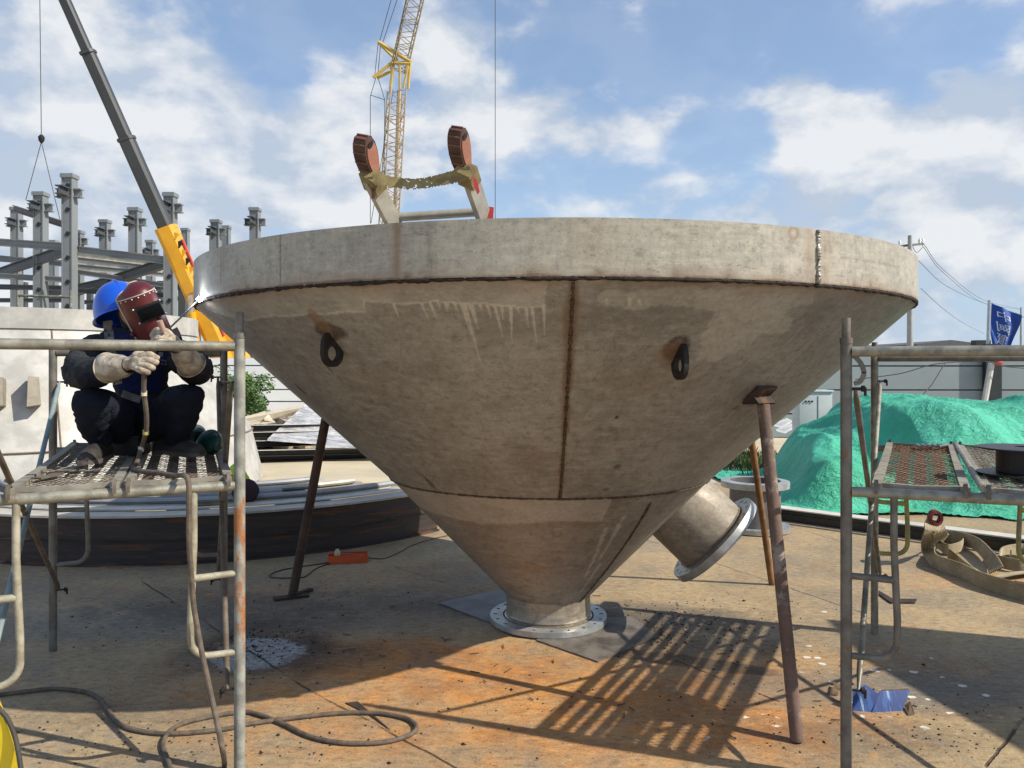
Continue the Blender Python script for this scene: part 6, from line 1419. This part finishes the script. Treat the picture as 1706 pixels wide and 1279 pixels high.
lc_ = mkk(-.05, .66, .003); ln = (mf * math.cos(R(10)) + ms * math.sin(R(10))).normalized(); LM = Matrix((mu.cross(ln).normalized(), ln, mu)).transposed()
b = MB(); b.box(lc_, (.116, .026, .074), LM, .006); b.build('lens_frame', m_lfr, mask)
b = MB(); b.box(lc_ + ln * .014, (.104, .010, .054), LM, .003); fr_o = b.build('lens', m_lens, mask)
for (a, c) in ((-.063, .034), (.063, .034), (-.063, -.034), (.063, -.034)):
    b = MB(); b.ball(lc_ + LM @ Vector((a, -.010, c)), .0042, seg=8); b.build('rivet', m_wh, mask)
b = MB(); b.ball(mkk(-.97, .35, .006), .012, (1, 1, 1.2), 10); b.build('side_knob', m_mask, mask)
# face behind the mask
fcn = N['hea'][0] + mf * .03; b = MB(); b.ball(fcn, .068, (.92, 1.0, 1.22), 28, Matrix((ms, mf, mu)).transposed()); b.ball(fcn + mf * .076 - mu * .012, .014, (1, 1, 1.7), 10, Matrix((ms, mf, mu)).transposed()); b.build('face', m_skin, pe)
b = MB(); b.ball(N['top'][0] - mf * .015 + mu * .0, .078, (1, 1.0, .9), 20); b.build('hair', m_hair, pe)
# ---- shoes
def shoe(heel, toe, up=(0, 0, 1)):
    heel = Vector(heel); toe = Vector(toe); d = (toe - heel); L = d.length; d.normalize(); x = d.cross(Vector(up)).normalized(); zz = Vector(up)
    prof_s = [(0, .028, .055), (.08, .037, .078), (.25, .040, .100), (.42, .041, .098), (.58, .045, .070), (.75, .050, .055), (.9, .046, .045), (.98, .032, .034), (1.0, .012, .02)]
    b = MB(); rings = []
    for (f, w, h) in prof_s:
        c = heel + d * L * f; rings.append([b.b.verts.new(c + x * w * math.cos(a) + zz * (.016 + (h * max(0, math.sin(a)) ** .8 if math.sin(a) > 0 else .003 * math.sin(a)))) for a in [2 * PI * k / 18 for k in range(18)]])
    for i in range(len(rings) - 1):
        for k in range(18): b.face([rings[i][k], rings[i][(k + 1) % 18], rings[i + 1][(k + 1) % 18], rings[i + 1][k]])
    b.face(rings[0]); b.face(rings[-1][::-1]); sh = b.build('shoe', m_shoe, pe, ang=60)
    ol = [(f, w * 1.1) for f, w, h in prof_s]; out_ = [heel + d * L * f + x * w for f, w in ol] + [heel + d * L * f - x * w for f, w in ol[::-1]]
    b = MB(); b.prism(out_, (0, 0, .020)); b.build('sole', m_sole, sh, smooth=False)
zs_ = 1.207
def gz(px, d): return Vector(((px - CX) / F * d, d, zs_))
shoe(gz(178, 3.88), gz(142, 3.56)); shoe(gz(262, 4.06), gz(336, 3.88))
# ---- gloves
def glove(wrist, knuck, back, side, curl, label, cuff_dir, spread=.021, flip=1, fl=1.0):
    """wrist, knuckle centre (Vectors); back = normal of the back of the hand; side = direction across the knuckles (index to little finger)"""
    D = (knuck - wrist).normalized(); back = Vector(back); back = (back - D * back.dot(D)).normalized(); side = D.cross(back).normalized() * flip
    n = {}; e = []; L = (knuck - wrist).length
    n['w'] = (wrist, (.034, .030)); n['p1'] = (wrist + D * L * .35, (.040, .030)); n['p2'] = (wrist + D * L * .72, (.043, .026)); e += [('w', 'p1'), ('p1', 'p2')]
    for i in range(4):
        k = knuck + side * spread * (i - 1.5) * 1.0 - D * .004 * abs(i - 1.2); n['k%d' % i] = (k, .0165); e.append(('p2', 'k%d' % i)); ang = 0; p = k; seg_l = [(.036, .0155), (.030, .0145), (.022, .0125)]
        for j, (sl_, r) in enumerate(seg_l):
            ang += R(curl[j] + (i - 1.5) * 4); v = D * math.cos(ang) - back * math.sin(ang); p = p + v * sl_ * fl * (1.0, 1.08, 1.02, .86)[i]; nm = 'f%d%d' % (i, j); n[nm] = (p, r); e.append(('k%d' % i if j == 0 else 'f%d%d' % (i, j - 1), nm))
    t0 = wrist + D * L * .42 - side * .036; n['t0'] = (t0, .020); e.append(('p1', 't0')); t1 = t0 + (D * .8 - side * .5 - back * .35).normalized() * .036; n['t1'] = (t1, .0175); e.append(('t0', 't1')); t2 = t1 + (D * .75 + side * .15 - back * .65).normalized() * .032; n['t2'] = (t2, .015); e.append(('t1', 't2'))
    me = skin_mesh('glove', n, e, 'w', 3)
    for v in me.vertices: v.co += v.normal * .0035 * mnoise.noise(v.co * 42) + v.normal * .003 * (1 - abs(mnoise.noise(v.co * 22)) * 3)
    g = link_mesh('glove', me, m_leath, pe); cd = Vector(cuff_dir).normalized()
    b = MB(); M4 = frame_m(wrist + D * .012, cd); nn = 44; pr = [(.036, -.030), (.043, -.005), (.050, .018), (.052, .045), (.060, .085), (.066, .118), (.062, .119), (.055, .08), (.044, .02), (.032, -.028)]
    b.lathe(pr, nn, M4)
    for v in b.b.verts: v.co += mnoise.noise_vector(v.co * 19) * .007
    b.tube([M4 @ Vector((.067 * math.cos(a), .067 * math.sin(a), .117)) for a in [2 * PI * k / 30 for k in range(30)]], .003, 6, closed=True)
    b.build('cuff', m_leath, g, ang=180)
    return g
w1 = P(205, 610, 3.50); k1 = P(237, 603, 3.40); glove(w1, k1, (-.15, -1, .35), None, (34, 72, 62), '', (P(170, 614, 3.57) - w1), spread=.0225, fl=.95)
w2 = P(303, 588, 3.66); k2 = P(279, 562, 3.58); glove(w2, k2, (.1, -.75, .75), None, (30, 62, 50), '', (P(318, 606, 3.74) - w2), spread=.021, flip=-1)
# ---- electrode holder and rod (held)
hd = thing('electrode_holder', 'electrode holder gripped in the gloved hands with a long rod reaching the arc', 'electrode holder', P(262, 585, 3.5))
arc = P(333, 498, 3.985); grip = P(258, 570, 3.56)
b = MB(); b.tube([grip, grip.lerp(arc, .5), arc - (arc - grip).normalized() * .012], .0042, 8); b.build('rod', m_galvd, hd)
b = MB(); b.tube([P(242, 610, 3.42), P(250, 590, 3.48), P(260, 567, 3.56)], .014, 14, radii=[.012, .016, .013]); b.build('handle', MAT('dark holder grip', (.10, .075, .06), (.06, .045, .04), rough=.7), hd)
b = MB(); b.tube([P(273, 553, 3.55), P(266, 534, 3.53)], .0125, 14); b.build('pale_sleeve', MAT('dirty pink sleeve', (.42, .28, .22), (.3, .2, .15), rough=.7), hd)
b = MB(); b.box(P(247, 588, 3.47), (.06, .03, .018), Matrix.Rotation(R(-20), 3, 'Y'), .004); b.build('clamp', m_black, hd)
# ---- arc
m_arc = EMIT('welding arc', (.86, .93, 1.0), 60); b = MB(); b.ball(arc, .0125, seg=14); rs = random.Random(2)
for k in range(12):
    v = Vector((rs.gauss(0, 1), rs.gauss(0, .6) - .3, rs.gauss(0, 1))).normalized(); l_ = rs.uniform(.010, .021); b.tube([arc, arc + v * l_ * .5, arc + v * l_], .002, 5, radii=[.0035, .0016, .0003])
o = b.build('welding_arc', m_arc); tag(o, 'blinding white welding arc at the left end of the rim seam', 'arc')
ld = bpy.data.lights.new('arc_light', 'POINT'); ld.energy = .9; ld.color = (.8, .9, 1.0); ld.shadow_soft_size = .02; lo = bpy.data.objects.new('arc_light', ld); COL.objects.link(lo); lo.location = arc + Vector((-.02, -.05, .0))
# ---- low seat
b = MB(); c = P(213, 750, 3.98); c.z = 1.205; t = thing('low_stool', 'small dark box stool under the crouching welder', 'stool', c); b.box(c + Vector((0, .02, .045)), (.15, .14, .09), None, .008); b.build('stool_box', m_black, t); b = MB(); b.box(c + Vector((0, .02, .094)), (.17, .16, .012), None, .004); b.build('stool_top', m_black, t)
# ---- dark green power tool on the plank
gt = gz(338, 4.1); t = thing('power_tool', 'dark green power tool lying on the right mesh plank beside the welder', 'power tool', gt); m_gr = MAT('dark green casing', (.006, .060, .042), (.005, .038, .03), scale=6, rough=.32)
ax = Vector((.45, -.85, -.15)).normalized(); M4 = frame_m(P(326, 722, 4.25), ax); b = MB(); b.lathe([(0, 0), (.045, 0), (.052, .01), (.052, .10), (.048, .115), (.040, .118), (.036, .105), (0, .105)], 32, M4); b.build('motor_casing', m_gr, t)
b = MB(); M5 = frame_m(P(351, 738, 4.1), Vector((-.2, -.8, .5))); b.lathe([(0, -.02), (.055, -.02), (.066, 0), (.066, .028), (.05, .04), (0, .045)], 28, M5); b.build('blade_guard', m_gr, t)
b = MB(); b.tube([P(333, 727, 4.2), P(345, 735, 4.12), P(356, 748, 4.08), gz(362, 4.05) + Vector((0, 0, .03))], .028, 12, radii=[.04, .036, .03, .02]); b.build('grip', m_gr, t)
# ---- welding lead: glove, platform, bar, ground loops
pts = [P(241, 612, 3.42), P(240, 632, 3.44), P(240, 655, 3.46), P(244, 690, 3.50), P(243, 720, 3.54), P(235, 748, 3.58), P(228, 770, 3.50)]
pts += [Vector(((x - CX) / F * d, d, 1.213)) for x, d in ((222, 3.42), (232, 3.30), (262, 3.24), (290, 3.16))] + [P(307, 792, 3.06), P(314, 803, 3.02), P(315, 830, 3.02), P(315, 900, 3.04), P(319, 960, 3.06), P(323, 1010, 3.08), P(335, 1080, 3.08), P(350, 1150, 3.05), P(364, 1215, 2.98), P(371, 1250, 2.9)]
pts += gp((374, 1275), (372, 1330), (340, 1345), (300, 1310), (278, 1262), (272, 1236), (290, 1212), (330, 1198), (400, 1186), (430, 1190), (470, 1205), (520, 1228), (580, 1238), (640, 1236), (680, 1225), (694, 1212), (680, 1198), (640, 1189), (590, 1187), (540, 1190), (480, 1197), (420, 1205), (370, 1215), (290, 1222), (235, 1218), (200, 1206), (178, 1180), (165, 1163), (140, 1152), (90, 1147), (40, 1152), (0, 1157), (-60, 1163), z=.011)
b = MB(); b.tube(bez(pts, 9), .0105, 10); o = b.build('welding_lead', m_cabt); tag(o, 'muddy brown welding lead hanging from the gloves and looping on the deck', 'welding lead')
for k, (i, c) in enumerate(((2, m_creamp), (4, m_yel), (5, m_creamp))):
    q = pts[i]; b = MB(); b.tube([q + Vector((0, 0, -.012)), q + Vector((0, 0, .012))], .0135 if k == 1 else .0122, 10); b.build('tape_wrap', c, o)
# tidy helper property
for ob in list(bpy.data.objects):
    if 'origin' in ob.keys(): del ob['origin']
